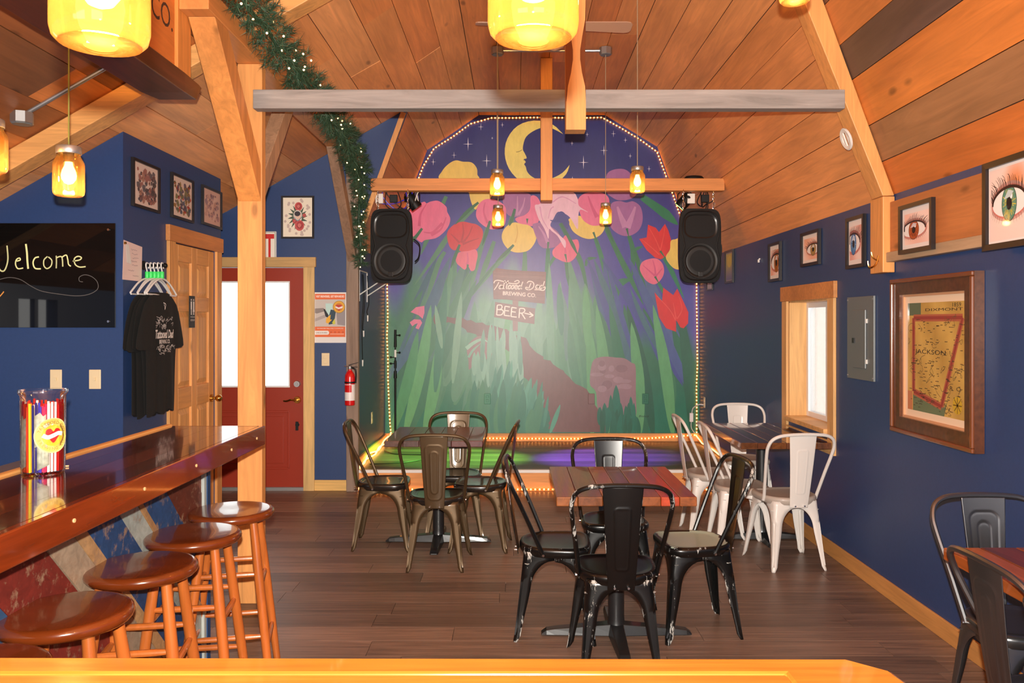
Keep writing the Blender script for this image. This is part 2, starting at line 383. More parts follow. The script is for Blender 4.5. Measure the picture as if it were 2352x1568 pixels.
def spline(P, k=6, closed=False):
    n = len(P); out = []; rg = range(n) if closed else range(n-1)
    for i in rg:
        p = [P[(i+j) % n] if closed else P[min(max(i+j,0),n-1)] for j in (-1,0,1,2)]
        for s in range(k):
            t = s/k
            out.append(tuple(0.5*((2*p[1][d])+(-p[0][d]+p[2][d])*t+(2*p[0][d]-5*p[1][d]+4*p[2][d]-p[3][d])*t*t+(-p[0][d]+3*p[1][d]-3*p[2][d]+p[3][d])*t**3) for d in range(len(P[0]))))
    if not closed: out.append(tuple(P[-1]))
    return out
def clip_poly(poly, f):
    out = []
    for i in range(len(poly)):
        a, b = poly[i], poly[(i+1) % len(poly)]; fa, fb = f(a), f(b)
        if fa >= 0: out.append(a)
        if fa*fb < 0:
            t = fa/(fa-fb); out.append((a[0]+(b[0]-a[0])*t, a[1]+(b[1]-a[1])*t))
    return out
# ================================================================== THE SETTING
XR, XL, YM, YD, ZE = 2.09, -1.476, 9.3, 7.5, 2.237
KR, TR, TL, KL = (1.613, 3.534), (1.024, 3.89), (-0.41, 3.89), (-1.0, 3.49)
SL = 0.57
YB = -2.6                     # wall behind the camera
XW = -3.9                     # far left wall behind the bar
def roof(x): return KL[1]+SL*(x-KL[0])
XS, YF, YBX = -2.385, 4.98, 6.63      # restroom box: side wall, front wall, rear corner
# ---- floor
fb = MB().box(XW-0.1, XR+0.1, YB-0.1, YM+0.1, -0.08, -0.012)
floor = struct(fb.build('floor', plain('subfloor', rgb(40,32,28), 0.8), smooth=False))
PW, PL = 0.18, 1.22
full = MB().box(0.0012, PL-0.0012, 0.0012, PW-0.0012, -0.0121, 0).mesh('floor_plank', M['floor'], False)
j = 0; y = 0.9
while y < 7.46:
    x = XW - rng.random()*PL
    while x < XR:
        sh = rng.uniform(0.86, 1.1); col = rgb(142*sh, 113*sh, 96*sh)
        a, b = max(x, XW), min(x+PL, XR)
        if b-a > 0.05:
            if b-a > PL-0.001: o = obj('floor_plank', full, floor, col)
            else: o = obj('floor_plank', MB().box(0.0012, b-a-0.0012, 0.0012, PW-0.0012, -0.0121, 0).mesh('floor_plank_cut', M['floor'], False), floor, col)
            o.location = (a, y, 0)
        x += PL
    y += PW
MB().box(XW, XR, YB, 0.9, -0.0121, 0).build('floor_plank', M['floor'], floor, color=rgb(142,113,96), smooth=False)
# ---- ceiling boards
cs = MB()
def shell(p, q, y0, y1, e0=0.05, e1=0.05):
    d = Vector((q[0]-p[0], 0, q[1]-p[1])).normalized(); nr = Vector((-d.z, 0, d.x))
    if nr.z < 0: nr = -nr
    a, b = Vector((p[0],0,p[1]))-d*e0, Vector((q[0],0,q[1]))+d*e1
    P = [a+nr*0.03, b+nr*0.03, b+nr*0.09, a+nr*0.09]
    cs.prism([(k.x, k.z) for k in P], 'Y', y0, y1)
EAVE = (XR+0.02, ZE-0.05)
shell(EAVE, KR, YB-0.1, YM+0.1, 0.1); shell(KR, TR, YB-0.1, YM+0.1); shell(TR, TL, YB-0.1, YM+0.1); shell(TL, KL, YB-0.1, YM+0.1)
shell(KL, (XW-0.1, roof(XW-0.1)), YB-0.1, YD+0.13); shell(KL, (XL, ZE), YD+0.13, YM+0.1)
ceiling = struct(cs.build('ceiling', plain('roof_deck', rgb(70,42,26), 0.8), smooth=False))
def board_run(p, q, widths, y0, y1, tints, jitter=0.004, joints=()):
    P = Vector((p[0],0,p[1])); Q = Vector((q[0],0,q[1])); d = (Q-P); Ltot = d.length; d.normalize()
    nr = Vector((-d.z,0,d.x)); nr = -nr if nr.z < 0 else nr
    s = 0; i = 0
    while s < Ltot-0.01:
        wd = widths[i % len(widths)]; e = min(s+wd, Ltot)
        if Ltot-e < 0.05: e = Ltot
        ys = [y0]+[yj for yj in (joints[i % len(joints)] if joints else []) if y0 < yj < y1]+[y1]
        for k in range(len(ys)-1):
            of = rng.random()*jitter
            A = P+d*(s+0.0022)+nr*of; B = P+d*(e-0.0022)+nr*of
            pl = [(A.x,A.z),(B.x,B.z),(B.x+nr.x*0.028,B.z+nr.z*0.028),(A.x+nr.x*0.028,A.z+nr.z*0.028)]
            t = tints[(i*3+k) % len(tints)] if callable(tints) is False else tints(i, k)
            MB().prism(pl, 'Y', ys[k]+0.0015, ys[k+1]-0.0015).build('ceiling_board', M['pineY'], ceiling, smooth=False, color=t)
        s = e; i += 1
O1, O2, O3, O4 = rgb(226,154,94), rgb(220,142,82), rgb(232,164,106), rgb(212,134,76)
farT = [O1, O3, O2, O1, O4, O3]
# right slope, far half then near half
board_run((XR, ZE), KR, [0.20,0.24,0.21,0.26,0.22,0.30], 4.60, YM, farT)
nearT = [rgb(206,116,52), rgb(158,112,74), rgb(212,128,58), rgb(98,76,64), rgb(210,132,70), rgb(128,88,62)]
board_run((XR, ZE), KR, [0.20,0.21,0.27,0.20,0.24,0.3], YB, 4.60, lambda i, k: nearT[i % 6])
board_run(KR, TR, [0.22,0.24,0.3], 4.60, YM, farT); board_run(KR, TR, [0.22,0.24,0.3], YB, 4.60, [rgb(205,128,66), rgb(120,86,62), rgb(205,130,70)])
board_run(TR, TL, [0.24,0.22,0.26,0.25,0.21,0.26], YB, YM, [O1, O4, O2, O3, O4, O1], joints=[(6.7,), (5.2,), (7.4,), (6.1,)])
board_run(TL, KL, [0.23,0.24,0.3], YB, YM, [O2, O1, O4], joints=[(5.4,), (6.6,)])
board_run(KL, (XW, roof(XW)), [0.26,0.28,0.25,0.3,0.27], 4.54, YD, [O3, O1, O2, O1], joints=[(6.1,), (5.6,), (6.8,)])
leftT = [rgb(196,118,62), rgb(150,88,48), rgb(212,130,66), rgb(126,78,46), rgb(204,122,62), rgb(186,114,64)]
board_run(KL, (XW, roof(XW)), [0.28,0.26,0.3,0.25,0.29], YB, 4.54, leftT, joints=[(3.6,), (2.9,), (4.1,)])
board_run(KL, (XL, ZE), [0.25,0.23,0.26,0.28], YD+0.003, YM, [O2, O4, O1])
# ---- walls
def wall(name, mb, mat='navy'): return struct(mb.build(name, M[mat], smooth=False))
wm = MB()                       # right wall with the window opening
WY0, WY1, WZ0, WZ1 = 5.43, 6.25, 0.82, 1.70
wm.box(XR, XR+0.18, YB-0.1, WY0, 0, ZE+0.02).box(XR, XR+0.18, WY1, YM+0.1, 0, ZE+0.02).box(XR, XR+0.18, WY0, WY1, 0, WZ0).box(XR, XR+0.18, WY0, WY1, WZ1, ZE+0.02)
wall('wall_right', wm)
wb = MB().prism([(XL-0.2, 0), (XR+0.2, 0), (XR+0.2, ZE), (KR[0]+0.05, KR[1]+0.03), (TR[0]+0.03, TR[1]+0.06), (TL[0]-0.03, TL[1]+0.06), (KL[0]-0.05, KL[1]+0.03), (XL-0.06, ZE), (XL-0.2, ZE)], 'Y', YM, YM+0.1)
wall_back = wall('wall_back', wb)
wall('wall_stage_side', MB().box(XL-0.1, XL, YD+0.121, YM-0.001, 0, ZE+0.03))
DX0, DX1, DZ = -2.86, -1.935, 2.045
wd = MB()
wd.prism([(DX1, 0), (XL, 0), (XL, ZE), (KL[0], KL[1]), (DX1, roof(DX1))], 'Y', YD, YD+0.12)
wd.prism([(DX0, DZ), (DX1, DZ), (DX1, roof(DX1)), (DX0, roof(DX0))], 'Y', YD, YD+0.12)
wd.prism([(XW, 0), (DX0, 0), (DX0, roof(DX0)), (XW, roof(XW))], 'Y', YD, YD+0.12)
wall('wall_entrance', wd)
RD0, RD1, RDZ = 5.70, 6.50, 2.10           # restroom doorway in the side wall
ws = MB()
ws.box(XS-0.1, XS, YF+0.1, RD0, 0, roof(XS)).box(XS-0.1, XS, RD1, YBX, 0, roof(XS)).box(XS-0.1, XS, RD0, RD1, RDZ, roof(XS))
ws.box(XW, XS-0.1, YBX-0.1, YBX, 0, 1.8)
wall('wall_restroom_side', ws)
wall('wall_restroom_front', MB().prism([(XW, 0), (XS, 0), (XS, roof(XS)), (XW, roof(XW))], 'Y', YF, YF+0.1))
# far-left wall with its window, and the wall behind the camera with two windows
wl = MB(); zl = roof(XW)
wl.box(XW-0.1, XW, YB, 2.95, 0, zl+0.1).box(XW-0.1, XW, 3.5, YD+0.12, 0, zl+0.1).box(XW-0.1, XW, 2.95, 3.5, 0, 1.0).box(XW-0.1, XW, 2.95, 3.5, 1.73, zl+0.1).box(XW-0.06, XW-0.02, 3.2, 3.25, 1.0, 1.73)
wall('wall_left', wl)
wf = MB(); prof = [(XW, roof(XW)), KL, TL, TR, KR, (XR, ZE)]
wf.prism([(XW, 0), (-2.9, 0), (-2.9, roof(-2.9)), (XW, roof(XW))], 'Y', YB-0.1, YB)
wf.box(-2.9, -0.9, YB-0.1, YB, 0, 0.8); wf.box(0.0, 1.7, YB-0.1, YB, 0, 0.8); wf.box(-0.9, 0.0, YB-0.1, YB, 0, 2.3); wf.box(1.7, XR, YB-0.1, YB, 0, 2.3)
wf.prism([(-2.9, 2.3), (XR, 2.3), (XR, 2.301), KR, TR, TL, KL, (-2.9, roof(-2.9))], 'Y', YB-0.1, YB)
wall('wall_front', wf)
# ---- window in the right wall
WIN = struct(thing('window_1', 'window', 'window', (XR, (WY0+WY1)/2, WZ0)));  del WIN['category']; del WIN['label']
pc = rgb(222,172,110)
MB().box(XR-0.02, XR, WY0-0.105, WY0, WZ0-0.06, WZ1).build('casing', M['pineZ'], WIN, True, False, pc, 0.002)
MB().box(XR-0.02, XR, WY1, WY1+0.105, WZ0-0.06, WZ1).build('casing', M['pineZ'], WIN, True, False, pc, 0.002)
MB().box(XR-0.026, XR, WY0-0.125, WY1+0.125, WZ1, WZ1+0.11).build('head_casing', M['pineX'], WIN, True, False, rgb(206,140,80), 0.002)
MB().box(XR-0.045, XR+0.17, WY0, WY1, WZ0-0.02, WZ0+0.012).build('window_sill', M['pineX'], WIN, True, False, pc, 0.002)
MB().box(XR-0.02, XR, WY0-0.105, WY1+0.105, WZ0-0.15, WZ0-0.06).build('apron', M['pineX'], WIN, True, False, pc, 0.002)
MB().box(XR, XR+0.15, WY1-0.014, WY1-0.001, WZ0, WZ1).build('jamb', M['pineZ'], WIN, True, False, pc)
MB().box(XR, XR+0.15, WY0+0.001, WY0+0.014, WZ0, WZ1).build('jamb', M['pineZ'], WIN, True, False, pc)
MB().box(XR, XR+0.15, WY0, WY1, WZ1-0.012, WZ1).build('head_jamb', M['pineZ'], WIN, True, False, pc)
x0, x1 = XR+0.13, XR+0.175
sf = MB().box(x0, x1, WY0, WY0+0.05, WZ0, WZ1).box(x0, x1, WY1-0.05, WY1, WZ0, WZ1).box(x0, x1, WY0+0.05, WY1-0.05, WZ0, WZ0+0.05).box(x0, x1, WY0+0.05, WY1-0.05, WZ1-0.05, WZ1)
sf.box(x0+0.005, x1-0.005, (WY0+WY1)/2-0.025, (WY0+WY1)/2+0.025, WZ0+0.05, WZ1-0.05)
sash = sf.build('sash', M['vinyl'], WIN, True, False, None, 0.002)
MB().box(x0+0.018, x0+0.024, WY0+0.05, (WY0+WY1)/2-0.025, WZ0+0.05, WZ1-0.05).build('pane', M['pane'], WIN, True, False)
MB().box(x0+0.018, x0+0.024, (WY0+WY1)/2+0.025, WY1-0.05, WZ0+0.05, WZ1-0.05).build('pane', M['pane'], WIN, True, False)
MB().box(XR+0.06, XR+0.12, WY0+0.12, WY0+0.2, WZ0, WZ0+0.012).build('sash_lock', M['zinc'], WIN, True, False)
# ---- red entrance door
D1 = struct(thing('door_1', 'd', 'd', (DX0, YD, 0))); del D1['category']; del D1['label']
gx0, gx1, gz0, gz1 = DX0+0.13, DX1-0.145, 0.955, 1.905
ds = MB().box(DX0, DX1, YD+0.02, YD+0.065, 0.03, gz0).box(DX0, gx0, YD+0.02, YD+0.065, gz0, gz1).box(gx1, DX1, YD+0.02, YD+0.065, gz0, gz1).box(DX0, DX1, YD+0.02, YD+0.065, gz1, DZ-0.005)
ds.build('door_slab', M['red_door'], D1, True, False)
for a, b in ((gx0+0.0, (gx0+gx1)/2-0.04), ((gx0+gx1)/2+0.04, gx1)):
    mp = MB()
    for (p, q) in (((a,0.2),(b,0.2)), ((b,0.2),(b,0.72)), ((b,0.72),(a,0.72)), ((a,0.72),(a,0.2))):
        mp.bar((p[0],YD+0.02,p[1]), (q[0],YD+0.02,q[1]), 0.022, 0.012, (0,1,0))
    mp.box(a+0.045, b-0.045, YD+0.013, YD+0.021, 0.245, 0.675)
    mp.build('raised_panel', M['red_door'], D1, True, False, None, 0.003)
lt = MB().box(gx0-0.012, gx1+0.012, YD+0.012, YD+0.022, gz0-0.012, gz0).box(gx0-0.012, gx1+0.012, YD+0.012, YD+0.022, gz1, gz1+0.012).box(gx0-0.012, gx0, YD+0.012, YD+0.022, gz0, gz1).box(gx1, gx1+0.012, YD+0.012, YD+0.022, gz0, gz1)
lt.build('glazing_bead', M['white'], D1, True, False)
MB().box(gx0, gx1, YD+0.038, YD+0.044, gz0, gz1).build('pane', M['pane'], D1, True, False)
MB().box(DX0, DX1, YD-0.01, YD+0.1, 0, 0.03).build('threshold', M['zinc'], D1, True, False)
hx = (682-CX)*YD/F
MB().cyl((hx,YD+0.02,0.975), (hx,YD-0.012,0.975), 0.03, 0.027, 20).cyl((hx,YD-0.012,0.975), (hx,YD-0.02,0.975), 0.014, 0.012, 12).build('deadbolt', M['zinc'], D1, True)
hd = MB().cyl((hx,YD+0.02,0.828), (hx,YD,0.828), 0.034, 0.03, 20).cyl((hx,YD,0.828), (hx,YD-0.05,0.828), 0.012)
hd.tube(spline([(hx,YD-0.05,0.828),(hx-0.04,YD-0.055,0.835),(hx-0.08,YD-0.05,0.822),(hx-0.11,YD-0.045,0.826)],4), 0.009, 8)
hd.build('lever_handle', M['brass'], D1, True)
MB().cyl((hx,YD+0.02,0.60), (hx,YD+0.005,0.60), 0.018).box(hx-0.012, hx+0.012, YD-0.005, YD+0.006, 0.55, 0.63).build('keyed_latch', M['black'], D1, True)
dc = rgb(222,182,118)
MB().box(DX1, DX1+0.1, YD-0.022, YD, 0, DZ+0.0).build('casing', M['pineZ'], D1, True, False, dc, 0.002)
MB().box(DX0-0.1, DX0, YD-0.022, YD, 0, DZ+0.0).build('casing', M['pineZ'], D1, True, False, dc, 0.002)
MB().box(DX0-0.12, DX1+0.115, YD-0.03, YD, DZ, DZ+0.09).build('head_casing', M['pineX'], D1, True, False, rgb(206,164,104), 0.002)
# ---- restroom door (six-panel pine)
D2 = struct(thing('door_2', 'd', 'd', (XS, RD0, 0))); del D2['category']; del D2['label']
dw = RD1-RD0; pd = rgb(224,160,92)
def dp(y0, y1, z0, z1, xa, xb, nm, mat='pineZ', bev=0.003): return MB().box(XS+xa, XS+xb, RD0+y0, RD0+y1, z0, z1).build(nm, M[mat], D2, True, False, pd, bev)
st = 0.11
for y0, y1 in ((0.005, st), (dw-st, dw-0.005), (dw/2-0.05, dw/2+0.05)): dp(y0, y1, 0.02, RDZ-0.005, -0.045, -0.005, 'stile')
for z0, z1 in ((0.02, 0.24), (0.92, 1.07), (1.62, 1.73), (RDZ-0.125, RDZ-0.005)):
    for y0, y1 in ((st, dw/2-0.05), (dw/2+0.05, dw-st)): dp(y0, y1, z0, z1, -0.045, -0.005, 'rail', 'pineY')
for z0, z1 in ((0.24, 0.92), (1.07, 1.62), (1.73, RDZ-0.125)):
    for y0, y1 in ((st, dw/2-0.05), (dw/2+0.05, dw-st)):
        g = 0.012
        p = MB().box(XS-0.035, XS-0.022, RD0+y0, RD0+y1, z0, z1)
        a = [(XS-0.022, RD0+y0+g, z0+g), (XS-0.022, RD0+y1-g, z0+g), (XS-0.022, RD0+y1-g, z1-g), (XS-0.022, RD0+y0+g, z1-g)]
        k = 0.045; b = [(XS-0.009, RD0+y0+k, z0+k), (XS-0.009, RD0+y1-k, z0+k), (XS-0.009, RD0+y1-k, z1-k), (XS-0.009, RD0+y0+k, z1-k)]
        p.rings([a, b]); p.build('raised_panel', M['pineZ'], D2, True, False, rgb(228,168,102))
MB().box(XS, XS+0.022, RD0-0.1, RD0+0.004, 0, RDZ+0.0).build('casing', M['pineZ'], D2, True, False, pd, 0.002)
MB().box(XS, XS+0.022, RD1-0.004, RD1+0.1, 0, RDZ+0.0).build('casing', M['pineZ'], D2, True, False, pd, 0.002)
MB().box(XS, XS+0.03, RD0-0.115, RD1+0.115, RDZ, RDZ+0.11).build('head_casing', M['pineY'], D2, True, False, rgb(210,138,76), 0.002)
MB().cyl((XS-0.005,RD1-0.07,0.945),(XS+0.012,RD1-0.07,0.945),0.03,0.028,18).cyl((XS+0.012,RD1-0.07,0.945),(XS+0.04,RD1-0.07,0.945),0.011).ball((XS+0.058,RD1-0.07,0.945),0.027,10).build('door_knob', M['brass'], D2, True)
# ---- baseboards
struct(MB().box(XR-0.014, XR, YB, YD-0.02, 0, 0.098).build('baseboard_right', M['pineY'], smooth=False, color=rgb(206,146,82), bevel=0.003))
struct(MB().box(DX1+0.1, XL-0.05, YD-0.014, YD, 0, 0.098).build('baseboard_entrance', M['pineX'], smooth=False, color=rgb(222,178,104), bevel=0.003))
# ---- stage
stage = thing('stage', 'low carpeted-looking dark stage with pine front and white nosing below the mural', 'stage', (0.3, YD, 0))
stage['label'] = 'low dark-decked stage with pine front board and white nosing below the mural'
MB().box(XL+0.002, XR-0.002, YD+0.001, YM-0.002, 0.0, 0.178).build('platform', M['deck'], stage, True, False)
for k in range(12):
    y0 = YD+0.02+k*(YM-YD-0.03)/12; sh = rng.uniform(0.8, 1.2)
    MB().box(XL+0.002, XR-0.002, y0+0.001, y0+(YM-YD-0.03)/12-0.001, 0.178, 0.19).build('deck_plank', M['floor'], stage, True, False, rgb(86*sh,72*sh,66*sh))
MB().box(XL, XR, YD-0.022, YD, 0, 0.165).build('front_board', M['pineX'], stage, True, False, rgb(222,150,82), 0.002)
MB().box(XL, XR, YD-0.03, YD+0.02, 0.165, 0.193).build('nosing', M['white'], stage, True, False, None, 0.004)
MB().box(XL, XR, YM-0.02, YM, 0.19, 0.282).build('skirting', M['pineX'], stage, True, False, rgb(222,158,92), 0.002)
MB().box(XL, XL+0.02, YD+0.02, YM-0.02, 0.19, 0.275).build('skirting', M['pineY'], stage, True, False, rgb(222,158,92), 0.002)
MB().box(XR-0.02, XR, YD+0.02, YM-0.02, 0.19, 0.275).build('skirting', M['pineY'], stage, True, False, rgb(222,158,92), 0.002)
# ================================================================== TIMBER FRAME
T1 = rgb(226,160,94); T2 = rgb(214,140,76)
def timber(name, mb, label, mat, col, bevel=0.004, cat='beam'):
    o = mb.build(name, M[mat], smooth=False, color=col, bevel=bevel); return tag(o, label, cat)
def origin_to(o, p):
    p = Vector(p); o.data.transform(Matrix.Translation(-p)); o.location = p; return o
timber('timber_post', MB().box(-1.52, -1.385, 4.48, 4.545, 0, 2.955), 'light pine post standing at the end of the bar', 'pineZ', rgb(228,158,90), cat='post')
timber('timber_post', MB().box(-1.535, -1.425, 7.44, 7.498, 0, 2.955), 'weathered grey post beside the stage carrying the fire extinguisher', 'greyZ', rgb(150,128,112), cat='post')
timber('timber_plate', MB().box(-1.52, -1.385, 3.70, 7.49, 2.956, 3.06), 'long timber plate over the posts, wrapped by the garland', 'pineY', T2)
br = MB().prism([(4.479,2.20),(4.479,2.40),(3.97,2.955),(3.79,2.955)], 'X', -1.515, -1.39)
timber('timber_brace', br, 'pine brace rising from the bar post toward the camera', 'pineZ', rgb(222,148,80), cat='brace')
br = MB().prism([(4.546,2.16),(4.546,2.32),(5.14,2.955),(5.28,2.955)], 'X', -1.495, -1.41)
timber('timber_brace', br, 'grey-faced brace rising from the bar post away from the camera', 'greyZ', rgb(178,140,108), cat='brace')
br = MB().prism([(7.439,2.09),(7.439,2.24),(6.74,2.955),(6.58,2.955)], 'X', -1.52, -1.44)
timber('timber_brace', br, 'weathered brace leaning from the grey post under the garland', 'greyZ', rgb(160,126,102), cat='brace')
# tie beams and king posts
timber('tie_beam', MB().box(-1.41, 1.775, 4.40, 4.478, 2.69, 2.792), 'weathered grey tie beam spanning the room', 'greyX', rgb(156,149,144))
timber('tie_beam', MB().box(-1.30, 1.885, 7.36, 7.46, 2.725, 2.835), 'pine tie beam over the stage front, carrying the two speakers', 'pineX', rgb(222,146,78))
kp = MB(); kx0, kx1 = 0.268, 0.372
rg = []
for z, a in ((2.552,0.0),(2.57,0.0),(2.70,0.002),(2.78,0.010),(2.85,0.026),(2.92,0.036),(2.97,0.036),(3.05,0.024),(3.13,0.010),(3.3,0.003),(3.86,0.0)):
    a2 = max(0, a-0.006); rg.append([(kx0,4.40,z),(kx0,4.303+a*1.6,z),(kx0+a,4.30,z),(kx1-a2,4.30,z),(kx1,4.303+a2*1.6,z),(kx1,4.40,z)])
kp.rings(rg); kpo = kp.build('king_post', M['pineZ'], color=rgb(228,158,88), smooth=True, ang=25); tag(kpo, 'thick pine king post with waney edges in front of the grey beam', 'post')
kpo.data.materials.append(plain('waney_edge', rgb(140,78,44), 0.7))
for p in kpo.data.polygons:
    if abs(p.normal.x) > 0.2 and p.normal.y < -0.15 and 2.7 < p.center.z < 3.25: p.material_index = 1
timber('king_post', MB().box(0.228, 0.332, 7.27, 7.36, 2.625, 3.888), 'thin pine king post in front of the stage beam', 'pineZ', rgb(222,150,82), cat='post')
# principal rafters of the near bent
def offs(pts, d):
    out = []
    for i, p in enumerate(pts):
        ns = []
        for a, b in ((i-1,i),(i,i+1)):
            if a >= 0 and b < len(pts):
                t = Vector((pts[b][0]-pts[a][0], pts[b][1]-pts[a][1])).normalized(); nr = Vector((-t.y, t.x)); nr = -nr if nr.y > 0 else nr; ns.append(nr)
        m = sum(ns, Vector((0,0)))/len(ns); m = m/(m.length**2); out.append((p[0]+m.x*d, p[1]+m.y*d))
    return out
rp = [(XR-0.004, ZE), (KR[0]-0.001, KR[1]-0.003), (TR[0], TR[1]-0.004), (0.50, TR[1]-0.004)]
ro = offs(rp, 0.105); ro[0] = (XR-0.068, ZE-0.002)
rf = MB().prism(rp+ro[::-1], 'Y', 4.50, 4.64)
timber('rafter', rf, 'pine rafter climbing the right slope of the ceiling', 'pineZ', rgb(230,162,94))
lp = [(XW+0.02, roof(XW+0.02)-0.004), (KL[0], KL[1]-0.004), (TL[0], TL[1]-0.004), (0.2, TL[1]-0.004)]
rf = MB().prism(lp+offs(lp, 0.10)[::-1], 'Y', 4.465, 4.61)
timber('rafter', rf, 'pale rafter on the left slope above the bar post', 'pineX', rgb(234,170,100))
timber('timber_post', MB().box(XR-0.068, XR-0.002, 4.50, 4.66, 1.815, ZE-0.004), 'short pine post on the right wall below the rafter, with a hook', 'pineZ', rgb(228,158,90), cat='post')
wp = MB().box(XR-0.032, XR-0.001, YB, 4.495, 1.925, 2.20); timber('wall_plank', wp, 'wide reddish plank along the top of the right wall behind two eye pictures', 'pineY', rgb(190,118,66), cat='plank')
timber('wall_ledge', MB().box(XR-0.05, XR-0.001, YB, 4.56, 1.87, 1.924), 'thin weathered ledge strip under the wide wall plank', 'pineY', rgb(176,148,118), cat='ledge')
eb = MB(); a = Vector((XL+0.01, 0, ZE)); b = Vector((KL[0], 0, KL[1]))
eb.bar((a.x+0.005, YD-0.012, a.z), (b.x-0.02, YD-0.012, b.z-0.03), 0.02, 0.045, (1,0,0.4)); struct(eb.build('trim_1', M['pineZ'], color=rgb(224,160,94), smooth=False))
# bar header beam with the carved sign
hb = MB(); sec = [(-1.70,2.585),(-1.50,2.585),(-1.50,2.675),(-1.70,2.675)]
hb.rings([[(x,0.6,z) for x,z in sec],[(x,3.72,z) for x,z in sec],[(-1.69,3.88,2.595),(-1.51,3.88,2.595),(-1.505,3.9,2.672),(-1.69,3.9,2.672)],[(-1.66,3.925,2.63),(-1.54,3.94,2.625),(-1.51,3.95,2.668),(-1.68,3.94,2.668)]])
timber('header_beam', hb, 'dark stained rough-ended beam hanging over the bar', 'darkbeam', rgb(92,44,24))
# ================================================================== MURAL
mur = Art(0.00004)
def mx(u, v): p = PX(u, v, YM); return (p[0], p[2])
mur.map = mx
def K(crop, pts): 
    ox, oy, s = crop; return [(ox+x*s, oy+y*s) for x, y in pts]
c5 = (820, 240, 0.36565); c6 = (820, 600, 0.36565); m1 = (870, 430, 0.17218); m2 = (1230, 430, 0.17218); m3 = (870, 690, 0.20408); m4 = (1230, 690, 0.20408); m8 = (1110, 600, 0.10204)
def mixc(a, b, t):
    t = max(0, min(1, t)); return tuple(a[i]+(b[i]-a[i])*t for i in range(3))+(1,)
NAVY, VIO, PUR = rgb(38,40,108), rgb(70,66,150), rgb(112,102,160)
GD, GM, GLt, GB = rgb(30,92,68), rgb(62,128,92), rgb(120,164,140), rgb(34,112,90)
def bgc(u, v):
    cen = max(0, 1-abs(u-1180)/260)
    sky = mixc(NAVY, VIO, (v-380)/170); sky = mixc(sky, PUR, cen*(v-470)/180)
    gr = mixc(mixc(GM, GD, abs(u-1220)/330-0.2), GLt, cen*1.1*(1-max(0, v-740)/200)); gr = mixc(gr, GB, (v-850)/120)
    edge = 640+40*math.sin(u*0.031)+26*math.sin(u*0.083+1)+max(0, u-1290)*0.42
    return mixc(sky, gr, (v-edge)/70)
# the painted field follows the gable: clip a fine grid to the outline
out_px = [(885,998),(1606,998),(1606,599),(1509,338),(1391,266),(1099,266),(981,343),(885,599)]
def inside(poly):
    q = poly
    for i in range(len(out_px)):
        a, b = out_px[i], out_px[(i+1) % len(out_px)]
        q = clip_poly(q, lambda p: -((b[0]-a[0])*(p[1]-a[1])-(b[1]-a[1])*(p[0]-a[0])))
        if len(q) < 3: return None
    return q
mur.k += 1
NX, NY = 72, 73
for i in range(NX):
    for jj in range(NY):
        u0, u1 = 880+i*732/NX, 880+(i+1)*732/NX; v0, v1 = 264+jj*736/NY, 264+(jj+1)*736/NY
        q = inside([(u0,v0),(u1,v0),(u1,v1),(u0,v1)])
        if q: mur.poly(q, [bgc(*p) for p in q], lift=False)
mr = random.Random(21)
greens = [rgb(44,112,80), rgb(70,138,92), rgb(92,156,104), rgb(34,92,70), rgb(118,160,134), rgb(56,120,96), rgb(132,168,148)]
def leaf(u0, v0, u1, v1, wd, col, bend=0.0):
    mu_, mv = (u0+u1)/2+bend, (v0+v1)/2; pts = spline([(u0,v0),(mu_,mv),(u1,v1)], 6)
    L, Rr = [], []
    for i, p in enumerate(pts):
        t = i/(len(pts)-1); hw = wd*0.5*(0.16+2.3*t-2.46*t*t)*1.3 ; hw = max(hw, 0.3)
        L.append((p[0]-hw, p[1])); Rr.append((p[0]+hw, p[1]))
    mur.k += 1
    for i in range(len(pts)-1):
        q = inside([L[i], L[i+1], Rr[i+1], Rr[i]][::-1]) or inside([L[i], L[i+1], Rr[i+1], Rr[i]])
        if q: mur.poly(q, col, lift=False)
# tall leaves and stems named in the painting
STM = rgb(46,108,70)
def stem(crop, pts, w0, w1=None, col=STM):
    s = crop[2]; mur.stroke(K(crop, pts), [w0*s, (w1 or w0)*s], col, taper=0.45)
for a in ([(900,120),(700,560),(560,900)], [(1330,220),(1000,560),(760,900),(480,1300)], [(1480,460),(1360,820),(1260,1200),(1200,1568)], [(880,860),(800,1000),(700,1300),(640,1500)], [(1080,770),(980,1100),(860,1400)], [(1190,1030),(1160,1240),(1080,1500)], [(1800,780),(1600,1000),(1380,1250),(1200,1500)], [(560,560),(400,760),(300,1000)], [(1800,300),(1760,480),(1700,700)], [(1540,720),(1440,1000),(1330,1300)], [(1950,860),(1945,1080),(1930,1200)]):
    stem(m1, a, 46, 96, mixc(STM, GLt, 0.18+0.2*mr.random()))
for a, w_ in (([(330,480),(480,760),(620,1050),(720,1568)],60), ([(170,740),(160,1100),(150,1500)],60), ([(395,890),(430,1150),(470,1400)],50), ([(770,600),(870,900),(960,1250),(1040,1568)],60), ([(930,520),(1100,880),(1260,1200),(1440,1568)],70), ([(1215,560),(1300,850),(1290,1200)],60), ([(1310,820),(1400,1100),(1540,1568)],60), ([(1660,850),(1800,1090),(1980,1480)],56), ([(1590,1190),(1700,1380),(1800,1540)],44), ([(1420,130),(1700,330),(1900,500)],110), ([(180,1050),(270,920),(400,890)],44), ([(670,1050),(700,960),(820,940)],40), ([(1300,860),(1350,820),(1430,790)],40), ([(1060,1500),(1120,1290),(1270,1230)],90), ([(800,1540),(860,1490),(950,1480)],60)):
    stem(m2, a, w_*0.75, w_*1.5, mixc(STM, rgb(40,120,84), mr.random()))
